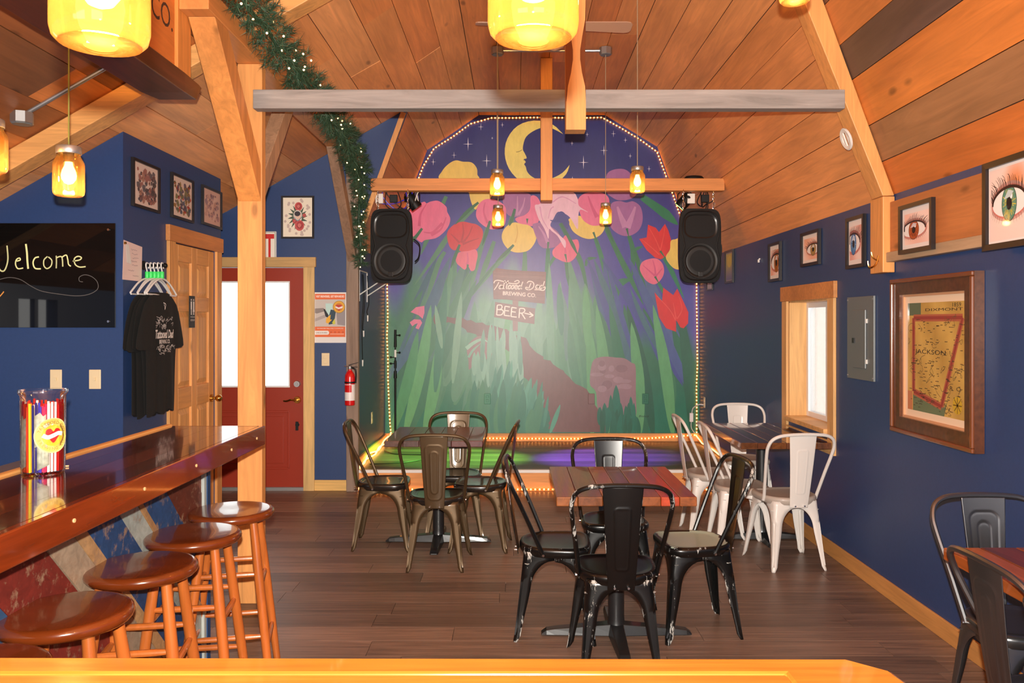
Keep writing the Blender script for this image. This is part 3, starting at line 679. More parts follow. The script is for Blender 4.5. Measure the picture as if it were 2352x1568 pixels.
for i in range(95):
    u0 = mr.uniform(885, 1606); v0 = mr.uniform(820, 1000); hh = mr.uniform(110, 360)*(0.75+0.5*abs(u0-1240)/360)*(0.6 if abs(u0-1150) < 110 else 1)
    k = mr.uniform(0.12, 0.42)*hh/300
    col = mr.choice(greens) if abs(u0-1180) < 170 else mr.choice(greens[:4]+greens[5:6])
    col = mixc(col, bgc(u0, max(v0-hh*0.5, 690)), 0.78)
    leaf(u0, v0, u0+(1240-u0)*k*1.3, max(v0-hh, 590), mr.uniform(14, 36), col, mr.uniform(-10, 10))
for a in ([(1040,590),(980,800),(1000,1000)],):
    pass
for i, (u0, u1, vt) in enumerate(((1130,1170,0),(1395,1370,0),(1440,1400,0),(1500,1440,0),(1545,1500,0),(1590,1560,0),(1470,1450,40),(1360,1350,30),(930,990,0),(900,960,60),(975,1010,70))):
    leaf(u0, 998, u1, 700+vt, 30, mr.choice(greens[:4]), 6)
# path
BR, BRL = rgb(112,76,72), rgb(140,104,106)
path = [(490,330),(620,350),(720,375),(850,405),(960,445),(1035,470),(1110,550),(1180,610),(1240,650),(1310,700),(1400,780),(1470,830),(1500,900),(1550,980),(1555,1072),(1225,1072),(1215,990),(1190,930),(1130,860),(1105,790),(1050,720),(1000,650),(970,580),(900,510),(840,490),(780,470),(700,440),(640,400),(560,385),(500,400)]
pj = []
for p in spline(path, 4, True): pj.append((p[0]+mr.uniform(-9,9), min(1072, p[1]+mr.uniform(-9,9))))
mur.poly(K(c6, pj), BR)
mur.blob(K(c6, [(700,520),(760,470),(830,490),(860,540),(850,600),(790,620),(740,640),(705,680),(700,620),(690,560)]), BRL)
stem(m3, [(985,540),(1080,470),(1180,440),(1290,520)], 46, 14, rgb(140,182,160))
stem(m3, [(1010,640),(1060,560),(1150,480)], 30, 20, rgb(120,166,146))
for i in range(30):
    u0 = mr.uniform(1085, 1200); v0 = mr.uniform(830, 900); hh = mr.uniform(60, 105)*(1-abs(u0-1160)/120)+20
    leaf(u0, v0, u0+mr.uniform(-4,6), v0-hh, mr.uniform(8,15), mixc(rgb(128,172,152), GB, mr.uniform(0,0.6)))
for i in range(44):
    t = mr.random(); u0 = 1160+t*95+mr.uniform(-50,14); v0 = 900+t*95; hh = mr.uniform(40,90)
    leaf(u0, min(998,v0), u0+mr.uniform(4,26), v0-hh, mr.uniform(7,14), mixc(rgb(84,156,130), GB, mr.random()))
for i in range(20):
    leaf(1060+i*9, 998, 1062+i*9.4, 900+mr.uniform(-30,60), 22, mixc(GB, GM, mr.random()))
# leaves that cross the upper path
for u0, u1, v0, v1, wd, col in ((1040,1060,880,670,18,greens[4]),(1000,1025,900,640,24,greens[5]),(1015,1000,800,700,14,greens[4]),(1290,1284,770,650,18,greens[5]),(1350,1345,800,660,22,greens[2])):
    leaf(u0, v0, u1, v1, wd, col)
# rock
mur.poly(K(m4, spline([(610,900),(620,780),(655,665),(770,630),(900,640),(1000,650),(1080,700),(1125,740),(1127,1000),(1125,1340),(1000,1365),(860,1360),(780,1330),(700,1220),(680,1030),(620,960)], 3, True)), rgb(142,110,116))
for i in range(16):
    x_, y_ = mr.uniform(680,1050), mr.uniform(690,1000); mur.ell(*K(m4, [(x_,y_)])[0], mr.uniform(6,16), mr.uniform(4,10), mixc(rgb(142,110,116), mr.choice([rgb(118,86,94), rgb(166,136,142)]), 0.5), 14)
for x_, top, wd in ((910,950,70),(780,1150,50),(850,1060,44),(960,1150,44),(1075,1080,44),(1020,1180,40),(720,1200,40),(1110,1150,30),(1050,1150,40),(820,1200,60)):
    u0, v0 = K(m4, [(x_,1400)])[0]; u1, v1 = K(m4, [(x_-4,top)])[0]; leaf(u0, v0, u1, v1, wd*0.30, mixc(GB, GD, mr.random()*0.6))
for i in range(24):
    u0 = mr.uniform(1375,1470); leaf(u0, 998, u0+mr.uniform(-8,8), mr.uniform(930,962), 12, mixc(GB, GD, mr.random()))
# flowers
PK, PKD, RD, YL, YLD, MV, MVL, LIL = rgb(226,108,146), rgb(206,82,124), rgb(206,42,52), rgb(232,196,96), rgb(214,170,70), rgb(158,96,150), rgb(188,128,172), rgb(232,186,204)
def flower(crop, pts, col, veins=(), vcol=None, vw=10):
    mur.blob(K(crop, pts), col)
    for vv in veins: mur.stroke(K(crop, vv), [vw*crop[2]*0.4, vw*crop[2]*1.6], vcol)
flower(c5, [(528,470),(535,420),(575,375),(620,352),(665,360),(720,365),(752,400),(756,440),(752,472)], YL)                # behind the beam
flower(m1, [(1210,100),(1225,60),(1500,60),(1490,150),(1420,220),(1330,250),(1290,300),(1240,220)], YL)
flower(c5, [(1570,472),(1575,430),(1620,408),(1680,408),(1720,440),(1722,480),(1700,520),(1640,520)], MV)
flower(m2, [(960,60),(1330,60),(1300,140),(1180,175),(1060,160)], MV)
flower(m1, [(410,320),(470,260),(600,195),(640,215),(700,190),(800,185),(900,260),(915,330),(955,420),(930,520),(860,610),(760,680),(620,705),(570,735),(500,690),(440,620),(420,480)], PK, ([(640,220),(560,360),(540,520)], [(900,400),(830,560),(700,640)], [(600,600),(720,600),(850,480)]), PKD, 26)
flower(m1, [(1650,130),(1700,70),(1980,80),(2040,150),(2020,280),(1940,380),(1840,400),(1740,380),(1680,300)], MV, ([(1850,120),(1850,250),(1840,380)], [(1950,140),(1920,260),(1860,370)]), MVL, 22)
flower(m1, [(2030,120),(2120,140),(2180,300),(2130,460),(2040,520),(1900,500),(1820,420),(1950,370),(2020,280)], PK)
flower(m1, [(1300,330),(1340,220),(1430,160),(1560,170),(1680,250),(1700,360),(1680,500),(1600,550),(1490,560),(1380,500),(1310,420)], PK, ([(1420,200),(1400,330),(1450,480)],), PKD, 22)
flower(m1, [(910,640),(940,560),(1020,490),(1120,460),(1230,480),(1310,500),(1380,560),(1390,640),(1360,740),(1310,820),(1200,865),(1100,860),(1060,830),(1000,840),(940,780)], RD, ([(1120,480),(1130,600),(1100,740)], [(1250,520),(1200,640),(1120,740)], [(960,620),(1020,680),(1080,740)], [(1340,680),(1220,720),(1120,760)]), rgb(178,30,44), 20)
flower(m1, [(1030,950),(1070,870),(1200,850),(1290,830),(1320,900),(1300,1010),(1280,1100),(1230,1115),(1190,1050),(1150,1100),(1090,1060),(1040,1010)], rgb(222,98,122), ([(1180,870),(1190,960),(1180,1030)],), PKD, 24)
flower(m1, [(1640,660),(1660,580),(1720,510),(1810,470),(1900,490),(2000,510),(2080,580),(2105,660),(2070,760),(2000,840),(1900,870),(1800,865),(1720,820),(1660,740)], YL, ([(1840,500),(1850,620),(1820,740)],), YLD, 14)
flower(m2, [(20,700),(-40,520),(0,480),(120,480),(300,600),(340,740),(260,800),(120,815),(50,770)], MV, ([(40,520),(120,640),(160,740)],), MVL, 30)
flower(m2, [(440,430),(560,380),(700,420),(900,480),(920,550),(860,640),(740,690),(620,670),(510,600),(460,520)], YL)
flower(m2, [(565,170),(640,90),(760,70),(900,80),(980,160),(960,300),(900,480),(790,515),(700,490),(620,420),(580,300)], PK, ([(700,120),(760,280),(820,400)],), PKD, 36)
flower(m2, [(990,300),(1020,210),(1120,185),(1210,205),(1300,190),(1390,250),(1425,360),(1420,480),(1370,580),(1280,640),(1180,650),(1080,610),(1000,530),(985,420)], MV, ([(1090,260),(1140,400),(1200,530)], [(1330,260),(1280,400),(1220,540)]), MVL, 60)
flower(m2, [(230,840),(330,740),(400,640),(480,700),(560,700),(580,800),(540,920),(470,990),(400,1000),(320,970),(240,920)], rgb(224,98,130), ([(390,760),(400,880)],), PKD, 20)
mur.blob(K(m2, [(-10,250),(60,220),(120,100),(230,60),(480,60),(560,150),(580,250),(700,335),(600,300),(570,380),(560,560),(470,420),(400,360),(300,330),(240,420),(200,520),(320,640),(400,720),(388,810),(300,660),(220,590),(180,560),(172,690),(120,560),(40,420)]), LIL)
for vv in ([(60,260),(90,420),(170,560)], [(240,260),(200,300),(170,420)], [(230,200),(360,130),(540,220)]): mur.stroke(K(m2, vv), [3, 1.5], rgb(214,150,186))
flower(m2, [(190,440),(260,430),(320,330),(380,340),(430,420),(450,480),(420,560),(330,470),(260,470)], rgb(58,56,134))
RP = rgb(214,36,38)
mur.poly(K(m2, [(1380,690),(1480,670),(1498,500),(1600,540),(1645,600),(1725,488),(1770,580),(1805,700),(1790,830),(1740,920),(1670,962),(1590,940),(1480,840)]), RP)
for vv in ([(1660,840),(1600,700),(1510,540)], [(1660,850),(1700,680),(1725,520)], [(1650,900),(1540,800),(1420,700)]): mur.stroke(K(m2, vv), [2.5, 1], rgb(228,72,62))
mur.blob(K(m2, [(1800,720),(1860,695),(1960,700),(1990,1080),(1920,1098),(1850,1085),(1780,1020),(1735,930),(1790,830)]), YL)
flower(m2, [(1390,1100),(1420,1000),(1520,955),(1620,955),(1690,1020),(1712,1110),(1690,1200),(1620,1280),(1550,1290),(1460,1230)], rgb(226,108,136), ([(1560,970),(1590,1080),(1600,1190)], [(1430,1040),(1520,1120),(1590,1180)], [(1690,1080),(1640,1140),(1600,1190)]), PKD, 18)
cc = c6
mur.poly(K(cc, [(1868,195),(1915,250),(1922,165),(1985,212),(2010,172),(2050,255),(2080,320),(2078,390),(2050,420),(2030,415),(2003,368),(2003,442),(1940,420),(1895,350)]), RP)
for vv in ([(2000,370),(1960,300),(1880,215)], [(2003,360),(1985,260)], [(2010,360),(2040,300),(2020,220)]): mur.stroke(K(cc, vv), [2.6, 1], rgb(230,80,70))
mur.poly(K(m3, [(360,130),(420,75),(515,60),(515,140),(495,205),(450,165)]), rgb(222,110,144)); mur.poly(K(m3, [(350,245),(400,210),(470,215),(490,250),(450,325),(415,310),(440,255),(410,265),(380,290)]), rgb(222,110,144))
# stem tips drawn over the flowers
for crop, a in ((m1,[(580,550),(480,680),(380,760)]), (m1,[(1330,205),(1180,330),(1020,500)]), (m1,[(1485,450),(1440,600),(1380,780)]), (m1,[(1080,765),(1020,920),(960,1080)]), (m1,[(1190,1030),(1170,1150)]), (m1,[(1800,770),(1690,880),(1560,1000)]), (m1,[(1815,290),(1780,420),(1740,520)]), (m1,[(1980,420),(1980,490)]), (m2,[(170,730),(160,900)]), (m2,[(395,890),(420,1010)]), (m2,[(340,480),(480,740),(560,900)]), (m2,[(770,600),(830,760)]), (m2,[(1215,550),(1250,700)]), (m2,[(1660,850),(1740,960)]), (m2,[(1590,1190),(1650,1290)]), (m2,[(860,380),(960,560),(1040,740)])):
    stem(crop, a, 30, 62, rgb(44,100,66))
# moon and stars
YM2 = rgb(236,214,116)
mur.poly(K(c5, spline([(1295,188),(1220,150),(1160,148),(1105,170),(1062,205),(1045,250),(1042,285),(1052,305),(1066,338),(1047,345),(1060,362),(1050,376),(1060,392),(1070,425),(1100,455),(1150,475),(1220,466),(1290,430),(1335,380)], 3)+spline([(1335,380),(1312,440),(1240,498),(1130,515),(1025,480),(955,405),(928,310),(945,215),(1010,135),(1110,103),(1220,122),(1295,188)], 3)[1:-1]), YM2)
mur.stroke(K(c5, [(1000,300),(1020,296),(1036,286)]), 1.2, rgb(120,100,50)); mur.stroke(K(c5, [(1044,350),(1056,352)]), 1.0, rgb(150,120,60))
for x_, y_, r_ in ((778,142,26),(913,130,18),(698,250,46),(610,320,24),(480,362,24),(815,355,44),(850,213,10),(1610,185,24),(1685,225,18),(1445,190,16),(1350,245,16),(1550,290,36),(1715,325,18),(1422,365,46),(1833,405,20),(1352,465,14),(1890,300,12)):
    u0, v0 = K(c5, [(x_,y_)])[0]; r_ *= c5[2]*0.95; e = max(0.55, r_*0.06)
    for dx, dy in ((0,1),(0.75,0)):
        mur.poly([(u0-dx*r_, v0-dy*r_), (u0+dy*e, v0-dx*e), (u0+dx*r_, v0+dy*r_), (u0-dy*e, v0+dx*e)], rgb(236,232,240))
# painted signboards with their lettering
SB, SBL, LET = rgb(126,82,80), rgb(166,124,118), rgb(238,218,208)
mur.poly(K(m8, [(660,860),(790,870),(775,1568),(665,1568)]), rgb(138,96,94))
mur.poly(K(m8, [(215,230),(290,150),(520,185),(820,210),(1415,240),(1380,955),(800,895),(520,860),(230,850)]), SB)
mur.poly(K(m8, [(270,915),(640,970),(800,1010),(1165,1060),(1150,1410),(800,1360),(500,1300),(245,1255)]), SB)
for i in range(26):
    y_ = 215+i*24; mur.stroke(K(m8, [(235,y_+mr.uniform(-6,6)),(600,y_+20+mr.uniform(-8,8)),(1000,y_+36+mr.uniform(-8,8)),(1395,y_+52)]), mr.uniform(0.3,0.8), mixc(SB, SBL, mr.uniform(0.2,0.9)))
for i in range(10):
    y_ = 945+i*30; mur.stroke(K(m8, [(262,y_),(600,y_+44),(1150,y_+120)]), 0.4, mixc(SB, SBL, mr.uniform(0.1,0.6)))
def letter(strokes, wd):
    mur.k += 1
    for s_ in strokes: mur.stroke(K(m8, s_), wd*m8[2], LET, lift=False)
def loop(cx_, cy_, rx, ry, lean=0.25): return [(cx_+rx*math.cos(t*math.pi/6)-lean*ry*math.sin(t*math.pi/6), cy_+ry*math.sin(t*math.pi/6)) for t in range(13)]
letter([[(240,495),(262,445),(330,428),(430,448),(560,488),(700,505),(785,490),(808,455),(765,432),(700,462)], [(352,470),(305,560),(245,645)],
        loop(388,578,30,42), [(435,535),(418,600),(440,618)], [(492,430),(452,590),(476,618)], [(562,430),(520,590),(546,618)],
        loop(592,580,28,40), loop(662,582,28,40), [(716,588),(762,572),(756,538),(722,548),(708,595),(730,625),(765,612)], loop(812,586,28,40), [(890,458),(846,600),(874,618)],
        [(1072,490),(1040,570),(1004,632)], [(985,490),(1020,455),(1080,455),(1130,490),(1135,560),(1095,615),(1030,642),(965,625),(955,590),(990,588),(1010,622)],
        loop(1208,572,28,40), [(1255,530),(1236,596),(1258,612)], loop(1300,580,28,40), [(1378,448),(1336,590),(1385,575),(1388,618),(1345,655),(1250,640),(1150,640)]], 22)
mur.text('BREWING CO.', *K(m8, [(815,742)])[0], 82*m8[2]/0.69, LET, bold=0.02, width=750*m8[2], rot=0.07, flip=True)
letter([[(318,985),(300,1205)]], 26); letter([[(318,985),(400,985),(425,1030),(390,1080),(320,1085)]], 24); letter([[(320,1085),(430,1095),(450,1150),(400,1205),(300,1205)]], 24)
for dx, dy in ((0,0),(152,26)):
    for a in ([(490+dx,1010+dy),(472+dx,1215+dy)], [(490+dx,1010+dy),(600+dx,1028+dy)], [(482+dx,1105+dy),(580+dx,1118+dy)], [(472+dx,1215+dy),(600+dx,1230+dy)]): mur.stroke(K(m8, a), 24*m8[2], LET, False)
mur.stroke(K(m8, [(818,1060),(803,1275)]), 24*m8[2], LET, False); letter([[(818,1060),(910,1065),(935,1110),(890,1160),(815,1165)]], 24); mur.stroke(K(m8, [(860,1165),(945,1300)]), 24*m8[2], LET, False)
for a in ([(925,1165),(1120,1210)], [(1035,1140),(1125,1215)], [(1125,1215),(1035,1255)]): mur.stroke(K(m8, a), 24*m8[2], LET, False)
mur.text('Bianca', *K(m4, [(1215,1298)])[0], 6.5, rgb(10,30,24), shear=0.3, width=22, flip=True)
mural = thing('mural', 'wall mural of tulips and grass under a crescent moon behind the stage', 'mural', (0.307, YM, 0.28))
mo = mur.build('painting', M['mural'], mural, 0.0)
mo.data.transform(Matrix.Translation((-0.307, 0, -0.28))); mo.location = (0, -0.001, 0)
# ================================================================== CHAIRS
def smoothstep(a, b, x):
    t = max(0, min(1, (x-a)/(b-a))); return t*t*(3-2*t)
FEET = {(-1,1):(-0.212,0.198), (1,1):(0.212,0.198), (-1,-1):(-0.178,-0.2), (1,-1):(0.178,-0.2)}
TOPS = {(-1,1):(-0.163,0.150), (1,1):(0.163,0.150), (-1,-1):(-0.142,-0.150), (1,-1):(0.142,-0.150)}
ZT = 0.425
def chair_leg(sx, sy):
    zs = [0,0.012,0.03,0.07,0.13,0.19,0.24,0.275,0.29,0.305,0.32,0.335,0.35,0.362,0.372,0.380,0.386,0.40,ZT]
    rows = []
    for z in zs:
        t = z/ZT; t2 = t**0.85
        f, p = FEET[(sx,sy)], TOPS[(sx,sy)]; cx_ = f[0]+(p[0]-f[0])*t2; cy_ = f[1]+(p[1]-f[1])*t2
        hx_, hy_ = abs(cx_), abs(cy_)
        base = 0.017+0.013*min(1, z/0.03)+0.022*smoothstep(0.03, 0.29, z)
        def wdt(h):
            if z < 0.27: return base
            if z >= 0.386: return h
            k = (z-0.27)/0.116; return base+(h-base)*(1-math.sqrt(max(0, 1-k*k)))
        wx, wy = wdt(hx_), wdt(hy_)
        fl_ = 0.012*smoothstep(0.02, 0.05, z)*(1-smoothstep(0.26, 0.33, z)); rd = 0.008+0.012*smoothstep(0.25, 0.4, z)
        X = lambda a, b: (cx_-sx*a, cy_-sy*b, z)
        g = min(rd, wx*0.5)
        rows.append([X(wx,0), X(max(wx*0.6,g+0.004),0), X(g+0.003,0), X(g*0.35+fl_,g*0.35+fl_), X(0,g+0.003), X(0,max(wy*0.6,g+0.004)), X(0,wy)])
    m = MB(); n = 7; vs = [p for r_ in rows for p in r_]; fs = []
    for i in range(len(rows)-1):
        for k in range(n-1): fs.append((i*n+k, i*n+k+1, (i+1)*n+k+1, (i+1)*n+k))
    return m.add(vs, fs)
def seat_outline(ins=0.0):
    out = []
    for i in range(40):
        a = 2*math.pi*i/40; c_, s_ = math.cos(a), math.sin(a)
        nn = 4.0 if s_ > 0 else 2.5
        x = math.copysign(abs(c_)**(2/nn), c_)*(0.182-ins); y = math.copysign(abs(s_)**(2/nn), s_)*(0.178-ins)
        out.append((x*(1.0+0.06*y/0.18), y))
    return out
def make_chair(key, label, nested, legm, seatm, loc, rz, group):
    t = thing('metal_cafe_chair', label, 'chair', loc, rz, group)
    s = MB(); rg = []
    for ins, z in ((0.012,0.403),(0.006,0.412),(0.001,0.424),(0.0,0.436),(0.004,0.446),(0.012,0.4505),(0.022,0.4505),(0.032,0.446),(0.06,0.444),(0.12,0.442)):
        rg.append([(x,y,z) for x,y in seat_outline(ins)])
    s.rings(rg, False, True); s.build('seat', M[seatm], t, solid=0.0, ang=50)
    for k in FEET: chair_leg(*k).build('leg', M[legm], t, solid=0.0025, ang=45)
    hp = [(-0.172,-0.055,0.418),(-0.175,-0.07,0.45),(-0.195,-0.135,0.60),(-0.212,-0.19,0.72),(-0.214,-0.215,0.775),(-0.196,-0.236,0.82),(-0.15,-0.249,0.845),(-0.08,-0.254,0.853),(0,-0.255,0.855)]
    hp = hp+[(-x,y,z) for x,y,z in hp[-2::-1]]
    MB().tube(spline(hp, 4), 0.0105, 8).build('back_frame', M[legm], t)
    # pressed back plate
    nx, nz = 40, 96; sp = MB(); vs = []; fs = []
    def sdf(x, z, bx, bz, r):
        qx, qz = abs(x)-bx+r, abs(z)-bz+r
        return math.hypot(max(qx,0), max(qz,0))+min(max(qx,qz),0)-r
    for j in range(nz+1):
        tz = j/nz; z = 0.392+(0.846-0.392)*tz; hw = 0.058+0.029*tz; yb = -0.187-0.062*tz-0.004*math.sin(math.pi*tz)
        for i in range(nx+1):
            q = (i/nx*2-1); x = q*hw; d = 0.0
            for bx_, bz_, r_ in (((0.050,0.170,0.03),(0.022,0.130,0.021)) if nested else ((0.030,0.135,0.012),)):
                e = sdf(q*0.075, (tz-0.50)*0.454, bx_, bz_, r_); d += 0.0022*math.exp(-(e/0.0038)**2)-0.0012*smoothstep(0.0,-0.006,e)*(-1) if e < 0.02 else 0
            vs.append((x, yb+0.006*q*q-d, z))
    for j in range(nz):
        for i in range(nx): fs.append((j*(nx+1)+i, j*(nx+1)+i+1, (j+1)*(nx+1)+i+1, (j+1)*(nx+1)+i))
    sp.add(vs, fs); sp.build('back_plate', M[legm], t, solid=0.0025, ang=60)
    MB().bar((-0.15,-0.14,0.366),(0.17,0.14,0.366),0.022,0.003).bar((0.15,-0.14,0.369),(-0.17,0.14,0.369),0.022,0.003).build('cross_brace', M[legm], t, smooth=False)
    for x, y, dx in ((-0.03,-0.196,0),(0.03,-0.196,0)):
        MB().cyl((x,y+0.008,0.405),(x,y-0.006,0.405),0.006,0.005,10).build('rivet', M['chrome'], t)
    for sx in (-1,1): MB().cyl((sx*0.165,-0.055,0.420),(sx*0.187,-0.055,0.420),0.007,0.006,10).build('rivet', M['chrome'], t)
    return t
GB_, GK, GW, GG = 'bronze chairs around the far left table', 'black chairs around the centre table', 'white chairs at the window table', 'gunmetal chairs at the right front table'
b0 = make_chair('bronze', 'bronze metal chair with its back to the camera at the far left table', True, 'ch_bronze', 'seat_bronze', (-0.495,5.23,0), 0, GB_)
dup(b0, (-0.91,5.68,0), R(-90+2), 'bronze metal chair nearest the grey post, left side of the far left table')
dup(b0, (-0.235,5.64,0), R(90-5), 'bronze metal chair on the right side of the far left table')
dup(b0, (-0.43,5.97,0), R(180), 'bronze metal chair behind the far left table, closest to the mural')
k0 = make_chair('black', 'worn black metal chair with its back to the camera at the centre table', False, 'ch_black', 'seat_black', (0.455,3.69,0), 0, GK)
dup(k0, (0.20,4.11,0), R(-90-3), 'worn black metal chair on the left side of the centre table')
kw = dup(k0, (0.895,4.13,0), R(90+6), 'worn black metal chair with pale-topped seat, right of the centre table')
dup(k0, (0.55,4.575,0), R(180), 'worn black metal chair behind the centre table, facing the camera')
for ch in kw.children:
    if ch.name.startswith('seat'):
        ch.data = ch.data.copy(); ch.data.materials.append(M['seat_pale'])  # second material makes the flat middle of this seat pale
        for p in ch.data.polygons:
            if p.center.z > 0.4415 and max(abs(v) for v in p.center[:2]) < 0.15 and p.normal.z > 0.9: p.material_index = 1
w0 = make_chair('white', 'white metal chair with its back to the camera by the window table', False, 'ch_white', 'seat_white', (1.735,5.25,0), R(7), GW)
dup(w0, (1.435,6.0,0), R(-90), 'white metal chair on the left of the window table, nearer the stage')
dup(w0, (1.52,5.54,0), R(-90-2), 'white metal chair on the left of the window table, nearer the camera')
dup(w0, (1.855,6.63,0), R(180-3), 'white metal chair at the far end of the window table by the wall')
g0 = make_chair('gun', 'gunmetal chair at the far end of the right front table by the blue wall', True, 'ch_gun', 'seat_gun', (1.855,3.0,0), R(180), GG)
dup(g0, (1.60,2.37,0), R(-90), 'gunmetal chair on the left of the right front table, farther from the camera')
dup(g0, (1.56,1.92,0), R(-90), 'gunmetal chair at the right edge of the picture, nearest the camera')
# ================================================================== TABLES
def table(label, x0, x1, y0, y1, cols, loc_base=None, zt=0.76, th=0.042, mat='tabletop', feet=0.37):
    cx_, cy_ = (x0+x1)/2, (y0+y1)/2
    t = thing('cafe_table', label, 'table', (cx_, cy_, 0), 0, 'plank-topped cafe tables')
    n = len(cols); x = x0-cx_
    ws_ = [rng.uniform(0.8, 1.25) for _ in cols]; S = sum(ws_)
    for i, c_ in enumerate(cols):
        w_ = (x1-x0)*ws_[i]/S
        MB().box(x+0.0006, x+w_-0.0006, y0-cy_, y1-cy_, zt-th, zt-rng.random()*0.0012).build('plank', M[mat], t, smooth=False, color=c_, bevel=0.004)
        x += w_
    MB().lathe([(0.10,zt-th-0.012),(0.10,zt-th-0.001)], 20).build('mount_plate', M['cast'], t)
    MB().lathe([(0.055,0.03),(0.043,0.06),(0.04,0.09),(0.04,zt-th-0.012)], 20).build('column', M['cast'], t)
    b = MB()
    for a in range(4):
        d = Vector((math.cos(a*math.pi/2), math.sin(a*math.pi/2), 0)); s = Vector((-d.y, d.x, 0)); L = feet if a % 2 == 0 else feet*0.95
        rgs = []
        for q, w_, h_ in ((0.0,0.045,0.062),(0.3,0.04,0.052),(0.82,0.032,0.036),(0.93,0.03,0.03),(1.0,0.026,0.012)):
            c_ = d*(L*q); rgs.append([tuple(c_-s*w_+Vector((0,0,0.006))), tuple(c_+s*w_+Vector((0,0,0.006))), tuple(c_+s*w_*0.75+Vector((0,0,h_))), tuple(c_-s*w_*0.75+Vector((0,0,h_)))])
        MB().rings(rgs).cyl(tuple(d*(L*0.9)), tuple(d*(L*0.9)+Vector((0,0,0.01))), 0.018).build('foot', M['cast'], t, smooth=False, bevel=0.003)
    return t
TA = [rgb(*c) for c in ((150,88,42),(124,70,34),(160,92,40),(112,62,32),(140,76,34),(178,66,34),(156,86,40))]
TB = [rgb(*c) for c in ((104,70,58),(88,62,56),(98,68,60),(84,60,54),(112,66,62),(104,58,58))]
TC = [rgb(*c) for c in ((118,72,44),(98,58,38),(126,76,42),(108,64,38),(132,82,44),(112,68,40))]
TD = [rgb(*c) for c in ((170,88,34),(112,48,24),(138,66,28),(98,40,22),(128,56,26))]
table('plank-topped pedestal table in the centre among black chairs', 0.184, 0.814, 3.655, 4.43, TA)
table('dark plank-topped pedestal table far left among bronze chairs', -0.863, -0.213, 5.39, 6.115, TB)
table('plank-topped table pushed under the window among white chairs', 1.465, 2.05, 5.30, 6.36, TC, feet=0.27, mat='tabletop_gloss')
table('orange-brown plank table at the right edge among gunmetal chairs', 1.485, 2.06, 1.72, 2.84, TD, feet=0.27)
# ================================================================== BAR AND STOOLS
BX = -1.135; BE = 3.72
bar = thing('bar_counter', 'long glossy brown bar with a patchwork plank front behind the stools', 'bar', (-1.4, 2.4, 0))
cols = [rgb(112,52,24), rgb(96,42,20), rgb(120,56,26), rgb(100,46,22)]
for i in range(4):
    a = -1.555+i*(0.394/4); MB().box(a+0.0004, a+0.0985-0.0004, 1.17, BE-0.02, 1.025, 1.07).build('bar_plank', M['bar'], bar, True, False, cols[i])
MB().box(BX-0.026, BX, 1.17, BE, 0.985, 1.0705).build('edge_board', M['bar'], bar, True, False, rgb(142,58,22), 0.004)
MB().box(-1.555, BX-0.027, BE-0.02, BE, 0.985, 1.0705).build('end_board', M['bar'], bar, True, False, rgb(118,52,22), 0.004)
MB().box(-1.585, -1.556, 1.17, BE, 1.02, 1.078).build('back_rail', M['pineY'], bar, True, False, rgb(216,160,92), 0.006)
for u_, v_ in ((590,992),(532,1024),(451,1061),(332,1116),(170,1193)):
    Yp = -BX*F/(CX-u_); MB().cyl((BX-0.002,Yp,1.03),(BX+0.0025,Yp,1.03),0.006,0.0055,10).build('screw_plug', M['pineY'], bar, True, color=rgb(236,200,140))
PXX = -1.40; P0, P1, Z0, Z1 = 1.2, 3.66, 0.01, 1.02
MB().box(PXX-0.06, PXX-0.001, P0, P1-0.02, Z0, Z1).build('panel_backing', M['darkbeam'], bar, True, False)
bounds = [0.9,1.15,1.4,1.62,1.9,2.12,2.34,2.56,2.76,2.97,3.28,3.43,3.506,3.726,3.867,3.904,4.115,4.40,4.70]
bc = [rgb(40,70,110),rgb(160,130,100),rgb(120,40,32),rgb(150,140,130),rgb(52,84,124),rgb(150,104,66),rgb(118,48,36),rgb(168,146,120),rgb(46,80,118),rgb(122,40,30),rgb(168,146,122),rgb(196,152,104),rgb(38,72,118),rgb(170,176,168),rgb(188,140,92),rgb(40,74,120),rgb(110,48,30),rgb(120,54,34)]
for i in range(len(bc)):
    q = [(P0,Z0),(P1-0.05,Z0),(P1-0.05,Z1),(P0,Z1)]
    q = clip_poly(q, lambda p: p[0]+p[1]-bounds[i]-0.002); q = clip_poly(q, lambda p: bounds[i+1]-0.002-p[0]-p[1]) if len(q) > 2 else []
    if len(q) > 2: MB().prism(q, 'X', PXX, PXX+0.016+rng.random()*0.006).build('diagonal_plank', M['reclaimY'], bar, True, False, bc[i])
MB().box(PXX-0.06, PXX+0.03, P1-0.05, P1-0.025, 0, Z1).build('corner_trim', M['pineZ'], bar, True, False, rgb(190,196,190))
MB().box(PXX-0.06, PXX+0.034, P1-0.024, P1+0.012, 0, Z1).build('corner_trim', M['pineZ'], bar, True, False, rgb(38,74,122))
MB().box(-1.54, PXX-0.06, P1-0.03, P1+0.01, 0, 1.02).build('end_panel', M['darkbeam'], bar, True, False)
